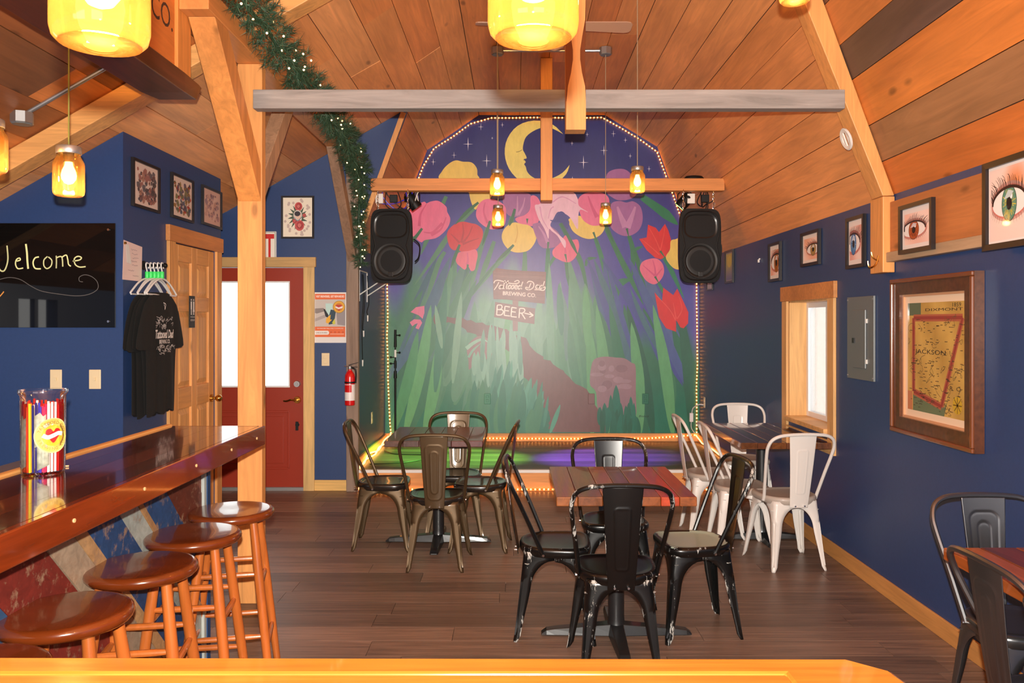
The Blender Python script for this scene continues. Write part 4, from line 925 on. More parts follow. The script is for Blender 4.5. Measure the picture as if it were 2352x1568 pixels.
# near counter
nc = thing('front_counter', 'bright varnished pine counter top in the near foreground', 'counter', (-0.6, 0.85, 0))
for i, c_ in enumerate((rgb(206,122,44), rgb(196,112,36), rgb(212,130,48))):
    y0 = 0.55+i*0.19
    MB().prism([(-1.70,y0+0.0005),(0.36+0.0,y0+0.0005),(0.36,y0+0.1895),(-1.70,y0+0.1895)] if i < 2 else [(-1.70,y0+0.0005),(0.36,y0+0.0005),(0.36,y0+0.16),(-1.70,y0+0.16)], 'Z', 1.025, 1.07).build('counter_plank', M['counter'], nc, True, False, c_)
MB().prism([(-1.70,1.0905),(0.36,1.0905),(0.36,0.5505),(0.40,0.5505),(0.49,0.66),(0.52,0.98),(0.505,1.10),(0.46,1.14),(-1.70,1.15)], 'Z', 1.0, 1.073).build('edge_board', M['counter'], nc, True, False, rgb(216,136,48), 0.006)
MB().box(-1.65, 0.30, 0.70, 1.05, 0.0, 1.0).build('counter_body', M['darkbeam'], nc, True, False)
# back counter behind the bar
bk = thing('back_counter', 'low grey-topped work counter just behind the bar', 'counter', (-1.95, 2.5, 0))
MB().box(-2.30, -1.60, 1.25, 3.85, 0.865, 0.90).build('worktop', M['stone'], bk, True, False, None, 0.004)
MB().box(-2.25, -1.61, 1.30, 3.80, 0.0, 0.865).build('cabinet', M['darkbeam'], bk, True, False)
# stools
def make_stool(label, loc, rz):
    t = thing('bar_stool', label, 'stool', loc, rz, 'round wooden bar stools along the bar')
    prof = [(0.150,0.702),(0.166,0.704),(0.174,0.712),(0.1765,0.722),(0.174,0.732),(0.166,0.7385),(0.155,0.740),(0.06,0.739),(0.0005,0.738)]
    MB().lathe(prof, 40, (0,0,0), True, False).build('seat', M['stool_seat'], t, ang=60)
    for sx in (-1,1):
        for sy in (-1,1):
            a = Vector((sx*0.098, sy*0.098, 0.703)); b = Vector((sx*0.176, sy*0.176, 0))
            MB().tube([a, a.lerp(b,0.3), a.lerp(b,0.65), b], [0.0165,0.0195,0.0185,0.015], 14).build('leg', M['stool'], t)
    at = lambda z: 0.098+(0.176-0.098)*(0.703-z)/0.703
    for z, ax in ((0.49,0),(0.24,0),(0.44,1),(0.19,1)):
        for s in (-1,1):
            k = at(z); p = (-k, s*k, z) if ax == 0 else (s*k, -k, z); q = (k, s*k, z) if ax == 0 else (s*k, k, z)
            P, Q = Vector(p), Vector(q); MB().tube([P, P.lerp(Q,0.2), P.lerp(Q,0.8), Q], [0.008,0.0115,0.0115,0.008], 10).build('rung', M['stool'], t)
    return t
s0 = make_stool('round wooden bar stool farthest along the bar, beside the pine post', (-1.215,3.51,0), R(12))
dup(s0, (-1.226,3.12,0), R(8), 'round wooden bar stool second from the pine post')
dup(s0, (-1.235,2.71,0), R(10), 'round wooden bar stool third from the pine post')
dup(s0, (-1.252,2.28,0), R(6), 'large-looking round wooden bar stool fourth from the pine post')
dup(s0, (-1.26,1.88,0), R(10), 'round wooden bar stool just showing at the lower left corner')
# ================================================================== JAR LAMPS
def jar_lamp(label, x, y, zb, ztop, cordmat='cord', power=6.0, plugs=False):
    t = thing('jar_pendant_lamp', label, 'lamp', (x, y, zb), rng.random(), 'mason jar pendant lamps')
    g = [(0.036,0.004),(0.044,0.0),(0.050,0.006),(0.0525,0.016),(0.0525,0.112),(0.050,0.122),(0.041,0.138),(0.038,0.146),(0.040,0.150),(0.038,0.155)]
    MB().lathe(g, 28, (0,0,0), True, False).build('glass_jar', M['jar'], t, ang=60)
    MB().lathe([(0.0405,0.150),(0.0425,0.153),(0.0425,0.174),(0.040,0.178),(0.006,0.179)], 28, (0,0,0), False, True).build('lid', M['zinc'], t)
    MB().lathe([(0.016,0.122),(0.018,0.126),(0.018,0.158),(0.012,0.166)], 16).build('socket', M['black'], t)
    MB().lathe([(0.004,0.042),(0.014,0.046),(0.024,0.060),(0.026,0.074),(0.022,0.092),(0.014,0.110),(0.012,0.123)], 18).build('bulb', M['bulb'], t)
    MB().cyl((0,0,0.178),(0,0,ztop-zb),0.0028,0.0028,8).build('cord', M[cordmat], t)
    ld = bpy.data.lights.new('jar_light', 'POINT'); ld.energy = power; ld.color = (1.0,0.62,0.28); ld.shadow_soft_size = 0.024
    lo = bpy.data.objects.new('jar_light', ld); C.objects.link(lo); lo.parent = t; lo.location = (0,0,0.028)
    return t
def jar_px(label, u, vb, Y, ztop=None, cm='cord', power=6.0):
    x, y, z = PX(u, vb, Y); return jar_lamp(label, x, y, z, ztop(x) if ztop else 3.88, cm, power)
jar_px('big blurred amber jar lamp at the top left, nearest the camera', 231, 103, 0.93, lambda x: 3.84)
jar_px('big amber jar lamp at the top centre, nearest the camera', 1225, 88, 0.94, lambda x: 3.886)
jar_px('amber jar lamp on a green cord in front of the blue restroom wall', 158, 450, 2.95, lambda x: roof(x)-0.002)
jar_px('amber jar lamp cut by the left edge of the picture', -22, 395, 2.75, lambda x: roof(x)-0.002)
jar_px('amber jar lamp peeking in at the top right before the rafter', 1826, 5, 2.75, lambda x: 3.87)
jar_px('upper amber jar lamp left of the crescent moon', 1142, 448, 5.75, lambda x: 3.886, 'ncord')
jar_px('upper amber jar lamp on the right of the stage beam', 1464, 442, 5.65, lambda x: 3.886, 'ncord')
jar_px('lower amber jar lamp hanging from the left conduit box', 1144, 519, 7.0, lambda x: 3.84, 'ncord')
jar_px('lower amber jar lamp hanging from the right conduit box', 1391, 514, 7.0, lambda x: 3.84, 'ncord')
# ceiling conduits
def conduit(label, p, q, axis_pts, r=0.012):
    t = thing('light_conduit', label, 'conduit', p); nrm = None
    a, b = Vector(p), Vector(q)
    MB().tube([a, b], r, 10).build('pipe', M['zinc'], t, True)
    for c_ in axis_pts:
        c_ = Vector(c_); MB().lathe([(0.052,-0.03),(0.055,-0.026),(0.055,0.028)], 8, c_).build('junction_box', M['zinc'], t, True, False)
        MB().lathe([(0.047,-0.034),(0.05,-0.03)], 8, c_).build('cover_plate', M['greysteel'], t, True, False)
    return t
conduit('metal conduit with two junction boxes under the centre ceiling', (-0.15,7.0,3.862), (0.775,7.0,3.862), [(-0.15,7.0,3.858),(0.775,7.0,3.858)])
xb = -2.53; xe = -1.75
conduit('metal conduit with junction box on the left ceiling slope', (xb,4.2,roof(xb)-0.018), (xe,4.2,roof(xe)-0.018), [(xb,4.2,roof(xb)-0.03)], 0.011)
# ceiling fan
fan = thing('ceiling_fan', 'ceiling fan with pale blades and an opal globe', 'fan', (0.286, 6.0, 3.53), 0)
MB().lathe([(0.06,0.30),(0.065,0.34),(0.065,0.358)], 20).build('canopy', M['white'], fan)
MB().lathe([(0.05,0.12),(0.10,0.14),(0.115,0.17),(0.115,0.22),(0.09,0.25),(0.03,0.26),(0.025,0.30)], 24).build('motor', M['white'], fan)
MB().lathe([(0.004,0.0),(0.02,0.006),(0.07,0.03),(0.088,0.06),(0.088,0.10),(0.06,0.125)], 24).build('globe', M['globe'], fan, ang=60)
for k in range(4):
    a = R(4+90*k); b = MB()
    pts = [(0.16,-0.045),(0.20,-0.055),(0.53,-0.07),(0.56,-0.062),(0.575,-0.04),(0.575,0.04),(0.56,0.062),(0.53,0.07),(0.20,0.055),(0.16,0.045)]
    b.prism(pts, 'Z', -0.004, 0.004); b.xf(Matrix.Translation((0,0,0.185)) @ Matrix.Rotation(a, 4, 'Z') @ Matrix.Rotation(R(-12), 4, 'X'))
    bl = b.build('blade', M['fan'], fan, smooth=False)
    c_ = MB().box(0.09, 0.2, -0.018, 0.018, 0.178, 0.188).xf(Matrix.Rotation(a, 4, 'Z')); c_.build('blade_iron', M['chrome'], fan, smooth=False)
# ================================================================== SPEAKERS
def speaker(label, u, v0, v1, Y, rz):
    cx_ = (u-CX)*Y/F; zt, zb = H+(CY-v0)*Y/F, H+(CY-v1)*Y/F; h = zt-zb; wd = 0.385
    t = thing('loudspeaker', label, 'speaker', (cx_, Y, zb), rz, 'hanging loudspeakers at the stage')
    def outl(wd_, h_, z0, y, n=3.6):
        return [(math.copysign(abs(math.cos(a))**(2/n), math.cos(a))*wd_/2, y, z0+h_/2+math.copysign(abs(math.sin(a))**(2/n), math.sin(a))*h_/2) for a in [2*math.pi*i/48 for i in range(48)]]
    MB().rings([outl(wd*0.62,h*0.8,h*0.1,0.30), outl(wd*0.66,h*0.86,h*0.07,0.27), outl(wd*0.96,h*0.97,h*0.015,0.06), outl(wd,h,0,0.02,6), outl(wd*0.985,h*0.99,h*0.005,0.0,6)]).build('cabinet', M['black'], t, ang=50)
    # baffle bezel: waisted ring round horn and woofer
    prof = []
    for s in range(48):
        a = 2*math.pi*s/48; x = math.copysign(abs(math.cos(a))**0.5, math.cos(a)); z = math.copysign(abs(math.sin(a))**0.5, math.sin(a))
        zz = h/2+z*h*0.46; waist = 1-0.20*math.exp(-((zz-h*0.53)/(h*0.085))**2)
        prof.append((x*wd*0.45*waist, -0.004, zz))
    MB().tube(prof, 0.006, 6, closed=True).build('bezel', M['black'], t)
    hz = h*0.76
    def hr(wd_, h_, y): return [(math.cos(a)*wd_ if False else math.copysign(abs(math.cos(a))**0.6, math.cos(a))*wd_, y, hz+math.copysign(abs(math.sin(a))**0.6, math.sin(a))*h_) for a in [2*math.pi*i/32 for i in range(32)]]
    MB().rings([hr(wd*0.40,h*0.165,-0.006), hr(wd*0.37,h*0.15,-0.004), hr(wd*0.24,h*0.10,0.035), hr(wd*0.08,h*0.05,0.06)], False, True).build('horn', plain('speaker_horn', (0.012,0.012,0.012,1), 0.28), t, ang=60)
    wz = h*0.295; m_ = MB()
    pr = [(wd*0.41,-0.002),(wd*0.405,-0.010),(wd*0.37,-0.010),(wd*0.34,0.0),(wd*0.30,-0.004),(wd*0.12,0.012),(wd*0.11,0.006),(0.001,0.0)]
    m_.lathe([(r_, q) for r_, q in pr], 40, (0,0,0), False, False); m_.xf(Matrix.Translation((0,0,wz)) @ Matrix.Rotation(R(-90), 4, 'X') ); m_.v = [(x,-abs(y) if False else y,z) for x,y,z in m_.v]
    m_.build('woofer', plain('woofer_cone', (0.010,0.0095,0.009,1), 0.5), t, ang=50)
    MB().box(-0.022,0.022,-0.014,-0.004,h*0.085,h*0.085+0.044).build('badge', plain('speaker_badge', (0.02,0.02,0.02,1), 0.3), t, smooth=False, bevel=0.003)
    for sx in (-1,1):
        x = sx*wd*0.36; m_ = MB(); z = h-0.02; top = 2.72-zb
        k = 0
        while z < top:
            pts = [(x+0.006*math.cos(q)*(1 if k % 2 else 0.15), 0.06+0.006*math.cos(q)*(0.15 if k % 2 else 1), z+0.013+0.014*math.sin(q)) for q in [2*math.pi*i/10 for i in range(10)]]
            m_.tube(pts, 0.0028, 5, closed=True); z += 0.021; k += 1
        m_.build('chain', M['chrome'], t)
        MB().tube([(x+0.011*math.cos(q), 0.05, h+0.035+0.026*math.sin(q)) for q in [2*math.pi*i/14 for i in range(14)]], 0.0035, 6, closed=True).build('snap_hook', M['chrome'], t)
    MB().tube(spline([(wd*0.47,0.1,h*0.6),(wd*0.6,0.12,h*0.52),(wd*0.58,0.12,h*0.36),(wd*0.48,0.14,h*0.3)],5), 0.006, 6).build('cable', M['black'], t)
    return t
speaker('black loudspeaker hanging on the left of the stage beside the garland', 898, 478, 650, 7.30, R(-7))
speaker('black loudspeaker hanging on the right of the stage by the pine slope', 1609, 478, 650, 7.30, R(5))
# stage lights clamped on the beam behind the speakers
def par(label, x, z, target, col, led):
    t = thing('stage_light', label, 'stage light', (x, 7.56, z))
    d = (Vector(target)-Vector((x,7.56,z))).normalized(); q = d.to_track_quat('-Z', 'Y').to_matrix().to_4x4()
    MB().lathe([(0.055,-0.075),(0.055,0.05),(0.04,0.075),(0.02,0.08)], 20, (0,0,0), False, True).xf(q).build('can', M['black'], t)
    MB().lathe([(0.05,-0.074),(0.05,-0.066)], 20).xf(q).build('lens', M[led], t)
    MB().tube([(-0.068,0,-0.01),(-0.068,0,0.06),(-0.03,0,0.095),(0.03,0,0.095),(0.068,0,0.06),(0.068,0,-0.01)], 0.006, 6).build('yoke', M['black'], t)
    MB().box(-0.014,0.014,-0.11,0.02,0.093,0.113).build('clamp', M['zinc'], t, smooth=False)
    ld = bpy.data.lights.new('stage_spot', 'SPOT'); ld.energy = 4200; ld.color = col; ld.spot_size = R(26); ld.spot_blend = 0.75; ld.shadow_soft_size = 0.03
    lo = bpy.data.objects.new('stage_spot', ld); C.objects.link(lo); lo.parent = t; lo.matrix_basis = q @ Matrix.Translation((0,0,-0.085))
    return t
par('small stage light with a violet lens above the left speaker', -0.95, 2.66, (0.82,8.15,0.2), (0.20,0.10,1.0), 'led_blue')
par('small stage light with a green lens above the right speaker', 1.57, 2.66, (-0.58,8.2,0.2), (0.25,1.0,0.12), 'led_green')
# cable tangles and power supplies above the speakers
def tangle(label, x0, x1, z, mats, seed):
    rr = random.Random(seed); t = thing('cable_bundle', label, 'cables', ((x0+x1)/2, 7.52, z))
    for i, m_ in enumerate(mats):
        a = rr.uniform(x0, x1); b = rr.uniform(x0, x1)
        MB().tube(spline([(a,7.5,z+0.1),(a+rr.uniform(-.05,.05),7.52,z-rr.uniform(0,.06)),((a+b)/2,7.55,z-rr.uniform(.02,.12)),(b,7.52,z+rr.uniform(-.04,.06)),(b+rr.uniform(-.04,.04),7.5,z+0.1)],5), 0.005, 6).build('cable', M[m_], t, True)
    MB().box(x0, x0+0.07, 7.50, 7.54, z-0.03, z+0.06).build('power_supply', M['white'], t, True, False, None, 0.004)
    MB().box(x0+0.13, x0+0.2, 7.50, 7.54, z-0.02, z+0.05).build('power_supply', M['black'], t, True, False, None, 0.004)
    return t
tangle('tangle of black cables, some tinted with violet glow, above the left speaker', -1.28, -0.85, 2.66, ['black','black','glow_cable','glow_cable','black','white'], 3)
tangle('dark cables and box above the right speaker', 1.58, 1.84, 2.66, ['black','black','black'], 5)
hat = MB().rings([[(1.62+0.09*math.cos(a)*k, 7.41+0.05*math.sin(a)*k, z) for a in [2*math.pi*i/16 for i in range(16)]] for k, z in ((1.0,2.836),(1.0,2.846),(0.8,2.862),(0.3,2.868))])
tag(hat.build('cable_coil', M['black']), 'flat black box resting on the right end of the stage beam', 'box')
# ================================================================== ROPE LIGHT
def resample(pts, d):
    out = []; acc = 0.0; P = [Vector(p) for p in pts]; out.append(P[0].copy()); need = d
    for i in range(len(P)-1):
        seg = (P[i+1]-P[i]).length; s = 0
        while seg-s >= need: s += need; out.append(P[i].lerp(P[i+1], s/seg)); need = d
        need -= seg-s
    return out
def rope(label, runs, loc, spacing=0.04):
    t = thing('rope_light', label, 'rope light', loc)
    bm_ = MB()
    for pts in runs:
        MB().tube(pts, 0.0075, 6).build('tube', M['rope'], t, True)
        for p in resample(pts, spacing):
            bm_.ball(tuple(p), 0.0078, 4)
    b = bm_.build('bulbs', M['rope_bulb'], t, True, True); b['kind'] = 'stuff'
    return t
yr = YM-0.03
gable = [(XR-0.03,yr,0.30),(XR-0.03,yr,ZE),(KR[0]-0.02,yr,KR[1]-0.03),(TR[0]-0.005,yr,TR[1]-0.035),(TL[0]+0.005,yr,TL[1]-0.035),(KL[0]+0.02,yr,KL[1]-0.03),(XL+0.03,yr,ZE),(XL+0.03,yr,1.2),(XL+0.045,yr,0.75),(XL+0.07,yr,0.30)]
jr = random.Random(4)
gb = []
for p in resample(gable, 0.25): gb.append((p.x+jr.uniform(-.006,.006), p.y, p.z+jr.uniform(-.006,.006)))
gb.append(gable[-1])
rope('amber rope light outlining the mural gable', [gb], (0.3, yr, 0.3))
left_run = [(XL+0.07,yr,0.29),(XL+0.06,9.1,0.212),(XL+0.03,8.7,0.215),(XL+0.06,8.3,0.205),(XL+0.03,7.95,0.21),(XL+0.05,7.6,0.205),(XL+0.02,7.452,0.17),(XL+0.03,7.45,0.09),(XL+0.06,7.452,0.02)]
left2 = [(XL+0.045,yr-0.02,0.25),(XL+0.035,9.0,0.24),(XL+0.06,8.5,0.215),(XL+0.028,8.1,0.24),(XL+0.05,7.75,0.21),(XL+0.035,7.5,0.215)]
front = [(XL+0.06,7.452,0.02),(-0.6,7.455,0.018),(0.3,7.453,0.02),(1.2,7.455,0.018),(XR-0.06,7.452,0.02)]
back = [(XL+0.07,yr,0.225),(-0.5,yr,0.228),(0.5,yr,0.222),(1.5,yr,0.225),(1.85,yr,0.25),(XR-0.04,yr,0.265)]
right_run = [(XR-0.04,yr,0.26),(XR-0.035,9.0,0.212),(XR-0.03,8.5,0.215),(XR-0.05,8.0,0.21),(XR-0.03,7.6,0.21)]
rope('amber rope light around the edges and foot of the stage', [spline(left_run,3), spline(left2,3), front, back, right_run], (0.3, 8.4, 0.2))
# ================================================================== GARLAND
gar = thing('evergreen_garland', 'evergreen garland with tiny warm lights wound along the left beam', 'garland', (-1.35, 5.8, 2.9))
gp = [PX(u,v,Y) for u,v,Y in ((530,-60,3.75),(568,15,4.0),(618,75,4.25),(652,130,4.5),(692,175,4.75),(730,225,5.1),(765,275,5.6),(795,320,6.15),(818,370,6.7),(830,420,7.05),(826,470,7.22),(824,520,7.27),(828,560,7.28),(830,605,7.28))]
gs = spline(gp, 8); grr = random.Random(11)
MB().tube(gs, 0.012, 6).build('wire_core', M['needle'], gar, True)
nm, nm2, lm = MB(), MB(), MB()
for i in range(len(gs)-1):
    a, b = Vector(gs[i]), Vector(gs[i+1]); tt = (b-a).normalized(); L = (b-a).length; f = i/len(gs)
    Rr_ = 0.165*(1-smoothstep(0.55,0.85,f))+0.085*smoothstep(0.55,0.85,f)
    for tuft in range(max(3, int(L/0.0055))):
        p = a.lerp(b, grr.random()); ax = Vector((grr.gauss(0,1), grr.gauss(0,1), grr.gauss(0,1))); ax = (ax-tt*ax.dot(tt)).normalized(); ax = (ax+tt*grr.uniform(-0.5,0.7)).normalized()
        ln = Rr_*grr.uniform(0.65,1.1)
        for nd in range(26):
            s = grr.uniform(0.15,1.0); base = p+ax*(ln*s*0.75); dr = Vector((grr.gauss(0,1),grr.gauss(0,1),grr.gauss(0,1))).normalized(); dr = (dr*0.75+ax*0.8).normalized()
            tip = base+dr*grr.uniform(0.04,0.07); sd = dr.cross(Vector((grr.gauss(0,1),grr.gauss(0,1),grr.gauss(0,1)))).normalized()*0.0019
            (nm if grr.random() < 0.8 else nm2).add([base-sd, base+sd, tip], [(0,1,2)])
    if grr.random() < 0.62:
        for _ in range(1):
            ax = Vector((grr.uniform(-.3,1), -1, grr.uniform(-1,0.6))).normalized(); p = a.lerp(b, grr.random())+ax*Rr_*grr.uniform(0.8,1.0); lm.ball(tuple(p), 0.0058, 5)
for m_, mt in ((nm,'needle'),(nm2,'needle2')):
    o = m_.build('needles', M[mt], gar, True, smooth=False); o['kind'] = 'stuff'
o = lm.build('mini_lights', M['mini'], gar, True); o['kind'] = 'stuff'
# ================================================================== WALL THINGS
def hang(name, label, cat, loc, rz, group=None): return thing(name, label, cat, loc, rz, group)
def framed(label, w_, h_, fw, dep, art_fn, loc, rz, group=None, fmat='frame', tilt=0.0, name='framed_picture', glaze=True):
    t = hang(name, label, 'picture', loc, rz, group); t.rotation_euler = (tilt, 0, rz)
    f = MB(); o = [(-w_/2,0),(w_/2,0),(w_/2,h_),(-w_/2,h_)]
    for i in range(4):
        a, b = Vector(o[i]), Vector(o[(i+1)%4]); c_ = Vector((0,h_/2))
        ia = Vector((a.x-math.copysign(fw,a.x), a.y+(fw if a.y < h_/2 else -fw))); ib = Vector((b.x-math.copysign(fw,b.x), b.y+(fw if b.y < h_/2 else -fw)))
        sec = lambda P, I: [(P.x,0,P.y),(P.x,-dep,P.y),(I.x,-dep*0.96,I.y),(I.x,-dep*0.35,I.y)]
        f.rings([sec(a,ia), sec(b,ib)])
    f.build('frame', M[fmat], t, smooth=False)
    MB().box(-w_/2+fw*0.5, w_/2-fw*0.5, -dep*0.34, -0.001, fw*0.5, h_-fw*0.5).build('backing', M['paper'], t, smooth=False)
    A = Art(0.00004); iw, ih = w_-2*fw, h_-2*fw
    A.map = lambda x, y: (x*iw/2, h_/2+y*ih/2)         # print coordinates -1..1
    art_fn(A); A.build('print', M['print'], t, dep*0.36)
    return t
def eye_art(skin, iris, iris2, cx_=0.0, cy_=-0.05, k=1.0, side=1, big=False, seed=1):
    def fn(A):
        r = random.Random(seed)
        A.rect(-1,-1,1,1, rgb(236,226,222))
        my = 0.0 if big else 0.80
        if big: A.grid(-0.95,0.95,-0.93,0.93, 10, 14, lambda x,y: mixc(rgb(240,214,204), rgb(226,140,84), max(0, 1-((x-0.3)**2+(y-0.45)**2)*2.2)))
        else: A.grid(-0.86,0.86,-0.78,0.74, 10, 12, lambda x,y: mixc(skin, rgb(250,222,212), 0.5+0.5*math.sin(x*2.5+y*1.7+seed)))
        ex, ey = 0.80*k, 0.42*k
        pt = lambda a, sx=1.0, sy=1.0: (cx_+ex*sx*math.cos(a), cy_+ey*sy*math.sin(a)*(1 if math.sin(a) > 0 else 0.8))
        n = 28; cl = lambda q: [(max(-0.86,min(0.86,a)), max(-0.78,min(0.74,b))) for a,b in q]
        A.poly(cl([pt(2*math.pi*i/n,1.14,1.35) for i in range(n)]), mixc(skin, rgb(150,60,60), 0.45))
        A.poly(cl([pt(2*math.pi*i/n,1.05,1.16) for i in range(n)]), rgb(206,122,112))
        A.poly(cl([pt(2*math.pi*i/n) for i in range(n)]), rgb(240,236,234))
        rx, ry = 0.36*k, 0.47*k
        q = lambda rr, c_, dx=0, dy=0: A.poly(cl([(cx_+dx+rx*rr*math.cos(2*math.pi*i/32), cy_+dy+ry*rr*math.sin(2*math.pi*i/32)) for i in range(32)]), c_)
        q(1.0, mixc(iris, (0,0,0,1), 0.65)); q(0.93, iris)
        for i in range(40):
            a = 2*math.pi*i/40+r.uniform(-.05,.05); r0, r1 = r.uniform(0.36,0.5), r.uniform(0.6,0.92)
            A.stroke([(cx_+rx*r0*math.cos(a), cy_+ry*r0*math.sin(a)), (cx_+rx*r1*math.cos(a), cy_+ry*r1*math.sin(a))], 0.03*k, mixc(iris, iris2, r.random()), False, lift=(i == 0))
        q(0.36, (0.004,0.004,0.006,1)); q(0.16, rgb(240,244,250), 0.1*k, 0.18*k)
        A.poly(cl([(cx_-rx*0.7,cy_+ry*0.25),(cx_-rx*0.1,cy_+ry*0.75),(cx_+rx*0.6,cy_+ry*0.6),(cx_+rx*0.2,cy_+ry*0.35)]), mixc(rgb(225,236,246), iris, 0.35))
        dk = rgb(38,16,18)
        up = [pt(a) for a in [math.pi*(1-i/14) for i in range(15)]]
        A.stroke(cl(up), 0.075*k, dk)
        for i in range(38):
            a = math.pi*(0.04+0.92*i/37); b = pt(a, 1.0, 1.02); lx = side*r.uniform(0.02,0.22)*k+math.cos(a)*0.2*k; ly = r.uniform(0.2,0.42)*k*(0.6+0.4*math.sin(a))
            A.stroke(cl([b, (b[0]+lx*0.35, b[1]+ly*0.6), (b[0]+lx, b[1]+ly)]), [0.03*k,0.006], dk, lift=(i == 0))
        for i in range(16):
            a = math.pi*(1.12+0.76*i/15); b = pt(a, 1.04, 1.1); A.stroke(cl([b, (b[0]+math.cos(a)*0.1, b[1]-0.16*k)]), [0.014,0.004], rgb(96,52,54), lift=(i == 0))
    return fn
def wpic(u_far, u_near, v_top_near, v_bot_near, X=XR):
    d = X; y1 = d*F/(u_far-CX); y0 = d*F/(u_near-CX); zt = H+(CY-v_top_near)*y0/F; zb = H+(CY-v_bot_near)*y0/F
    return (y0+y1)/2, y1-y0, zb, zt-zb
EG = 'framed eye drawings along the right wall'
for (uf,un,vt,vb), lab, fn, X, tl in (
    ((1770,1797,553,644), 'framed drawing of an amber eye nearest the stage', eye_art(rgb(236,160,128), rgb(178,104,22), rgb(120,64,16), 0.25,-0.05,1.25,-1,seed=2), XR-0.001, 0),
    ((1845,1887,524,606), 'framed drawing of a hazel eye with dark brow above the window', eye_art(rgb(240,178,150), rgb(160,126,70), rgb(190,150,80), 0.3,-0.1,0.95,-1,seed=5), XR-0.001, 0),
    ((1950,1991,490,612), 'framed drawing of a blue eye beside the short post', eye_art(rgb(226,160,146), rgb(58,118,180), rgb(150,190,215), -0.35,-0.05,1.1,1,seed=8), XR-0.001, 0),
    ((2073,2150,452,572), 'framed drawing of a brown eye with long lashes on the wide plank', eye_art(rgb(240,192,176), rgb(176,84,40), rgb(120,50,26), -0.2,-0.1,1.0,1,seed=12), XR-0.051, 0)):
    yc, ww, zb, hh = wpic(uf,un,vt,vb,X)
    framed(lab, ww, hh, 0.022, 0.022, fn, (X-0.002, yc, zb), R(-90), EG, tilt=0)
framed('large framed drawing of a green eye at the right edge of the picture', 0.34, 0.375, 0.026, 0.024, eye_art(rgb(240,200,186), rgb(84,140,120), rgb(206,190,70), 0.0,-0.02,1.0,-1,True,15), (XR-0.053, 3.36, 1.845), R(-90), EG)
# small pictures half hidden behind the right speaker
def flower_art(A):
    A.rect(-1,-1,1,1, rgb(160,140,130)); A.grid(-0.9,0.9,-0.9,0.9,6,8, lambda x,y: mixc(rgb(206,176,80), rgb(120,110,140), (0.3-y)*0.9)); A.ell(0,0.35,0.6,0.4, rgb(222,186,70))
framed('small framed flower print on the right stage wall behind the speaker', 0.30, 0.32, 0.02, 0.018, flower_art, (XR-0.002, 7.95, 1.92), R(-90))
framed('small pale print low behind the right speaker near the mural', 0.26, 0.30, 0.015, 0.015, lambda A: (A.rect(-1,-1,1,1, rgb(200,186,180)), A.ell(0,0,0.6,0.6, rgb(150,140,150))), (XR-0.002, 8.75, 1.88), R(-90))
# map
def map_art(A):
    r = random.Random(3); A.rect(-1,-1,1,1, rgb(232,206,176))
    A.grid(-0.88,0.90,-0.86,0.86,8,12, lambda x,y: mixc(rgb(206,168,88), rgb(176,138,66), 0.5+0.5*math.sin(7*x+5*y)))
    A.rect(-0.88,0.66,-0.44,0.86, rgb(92,104,80)); A.poly([(-0.7,-0.6),(0.3,-0.72),(0.38,-0.62),(0.28,-0.86),(-0.7,-0.86)], rgb(104,116,84)); A.rect(-0.88,-0.86,-0.72,-0.56, rgb(190,120,80))
    bd = [(-0.68,0.62),(0.80,0.62),(0.2,-0.72),(-0.68,-0.56),(-0.68,0.62)]
    for i in range(4): A.stroke([bd[i], bd[i+1]], 0.11, rgb(170,92,66), False); 
    for i in range(4): A.stroke([bd[i], bd[i+1]], 0.05, rgb(146,56,50), False)
    for i in range(34):
        x, y = r.uniform(-0.8,0.8), r.uniform(-0.8,0.6); pts = [(x,y)]
        for k in range(4): x += r.uniform(-.13,.13); y += r.uniform(-.10,.10); pts.append((max(-.86,min(.88,x)), max(-.84,min(.84,y))))
        A.stroke(pts, 0.008, rgb(112,88,52), True, lift=(i == 0))
    A.k += 1
    for i in range(170):
        x, y = r.uniform(-0.82,0.8), r.uniform(-0.82,0.6); w_ = r.uniform(0.03,0.11)
        for k in range(3): A.poly([(x+k*w_/3,y),(x+k*w_/3+w_/4,y),(x+k*w_/3+w_/4,y+r.uniform(.008,.018)),(x+k*w_/3,y+.012)], rgb(70,54,40), lift=False)
    ink = rgb(46,34,28)
    A.text('JACKSON', -0.15, 0.08, 0.10, ink, width=0.95); A.text('DIXMONT', 0.26, 0.745, 0.06, ink, width=1.1); A.text('1859', 0.64, 0.81, 0.085, ink, width=0.24); A.text('R  O', 0.6, -0.42, 0.085, ink, width=0.3)
    A.ell(0.66,-0.66,0.13,0.13, rgb(196,160,40)); 
    for k in range(8):
        a = k*math.pi/4; A.stroke([(0.66,-0.66),(0.66+0.12*math.cos(a),-0.66+0.12*math.sin(a))], 0.018, rgb(120,90,30), False, lift=(k == 0))
M['map_frame'] = plain('carved_brown_frame', rgb(92,50,26), rough=0.3, coat=0.4, noise=0.35, nscale=40)
mp_ = framed('large framed antique county map with a brown wooden frame on the right wall', 0.80, 0.815, 0.085, 0.045, map_art, (XR-0.002, 4.04, 0.955), R(-90), fmat='map_frame')
lip = MB()
for (x0,x1,z0,z1) in ((-0.40,0.40,0,0.022),(-0.40,0.40,0.793,0.815),(-0.40,-0.378,0.022,0.793),(0.378,0.40,0.022,0.793)): lip.box(x0,x1,-0.058,-0.043,z0,z1)
lip.build('outer_lip', plain('frame_lip', rgb(120,66,36), 0.25, coat=0.5), mp_, smooth=False, bevel=0.005)
fil = MB()
for (x0,x1,z0,z1) in ((-0.318,0.318,0.082,0.096),(-0.318,0.318,0.719,0.733),(-0.318,-0.304,0.096,0.719),(0.304,0.318,0.096,0.719)): fil.box(x0,x1,-0.026,-0.0165,z0,z1)
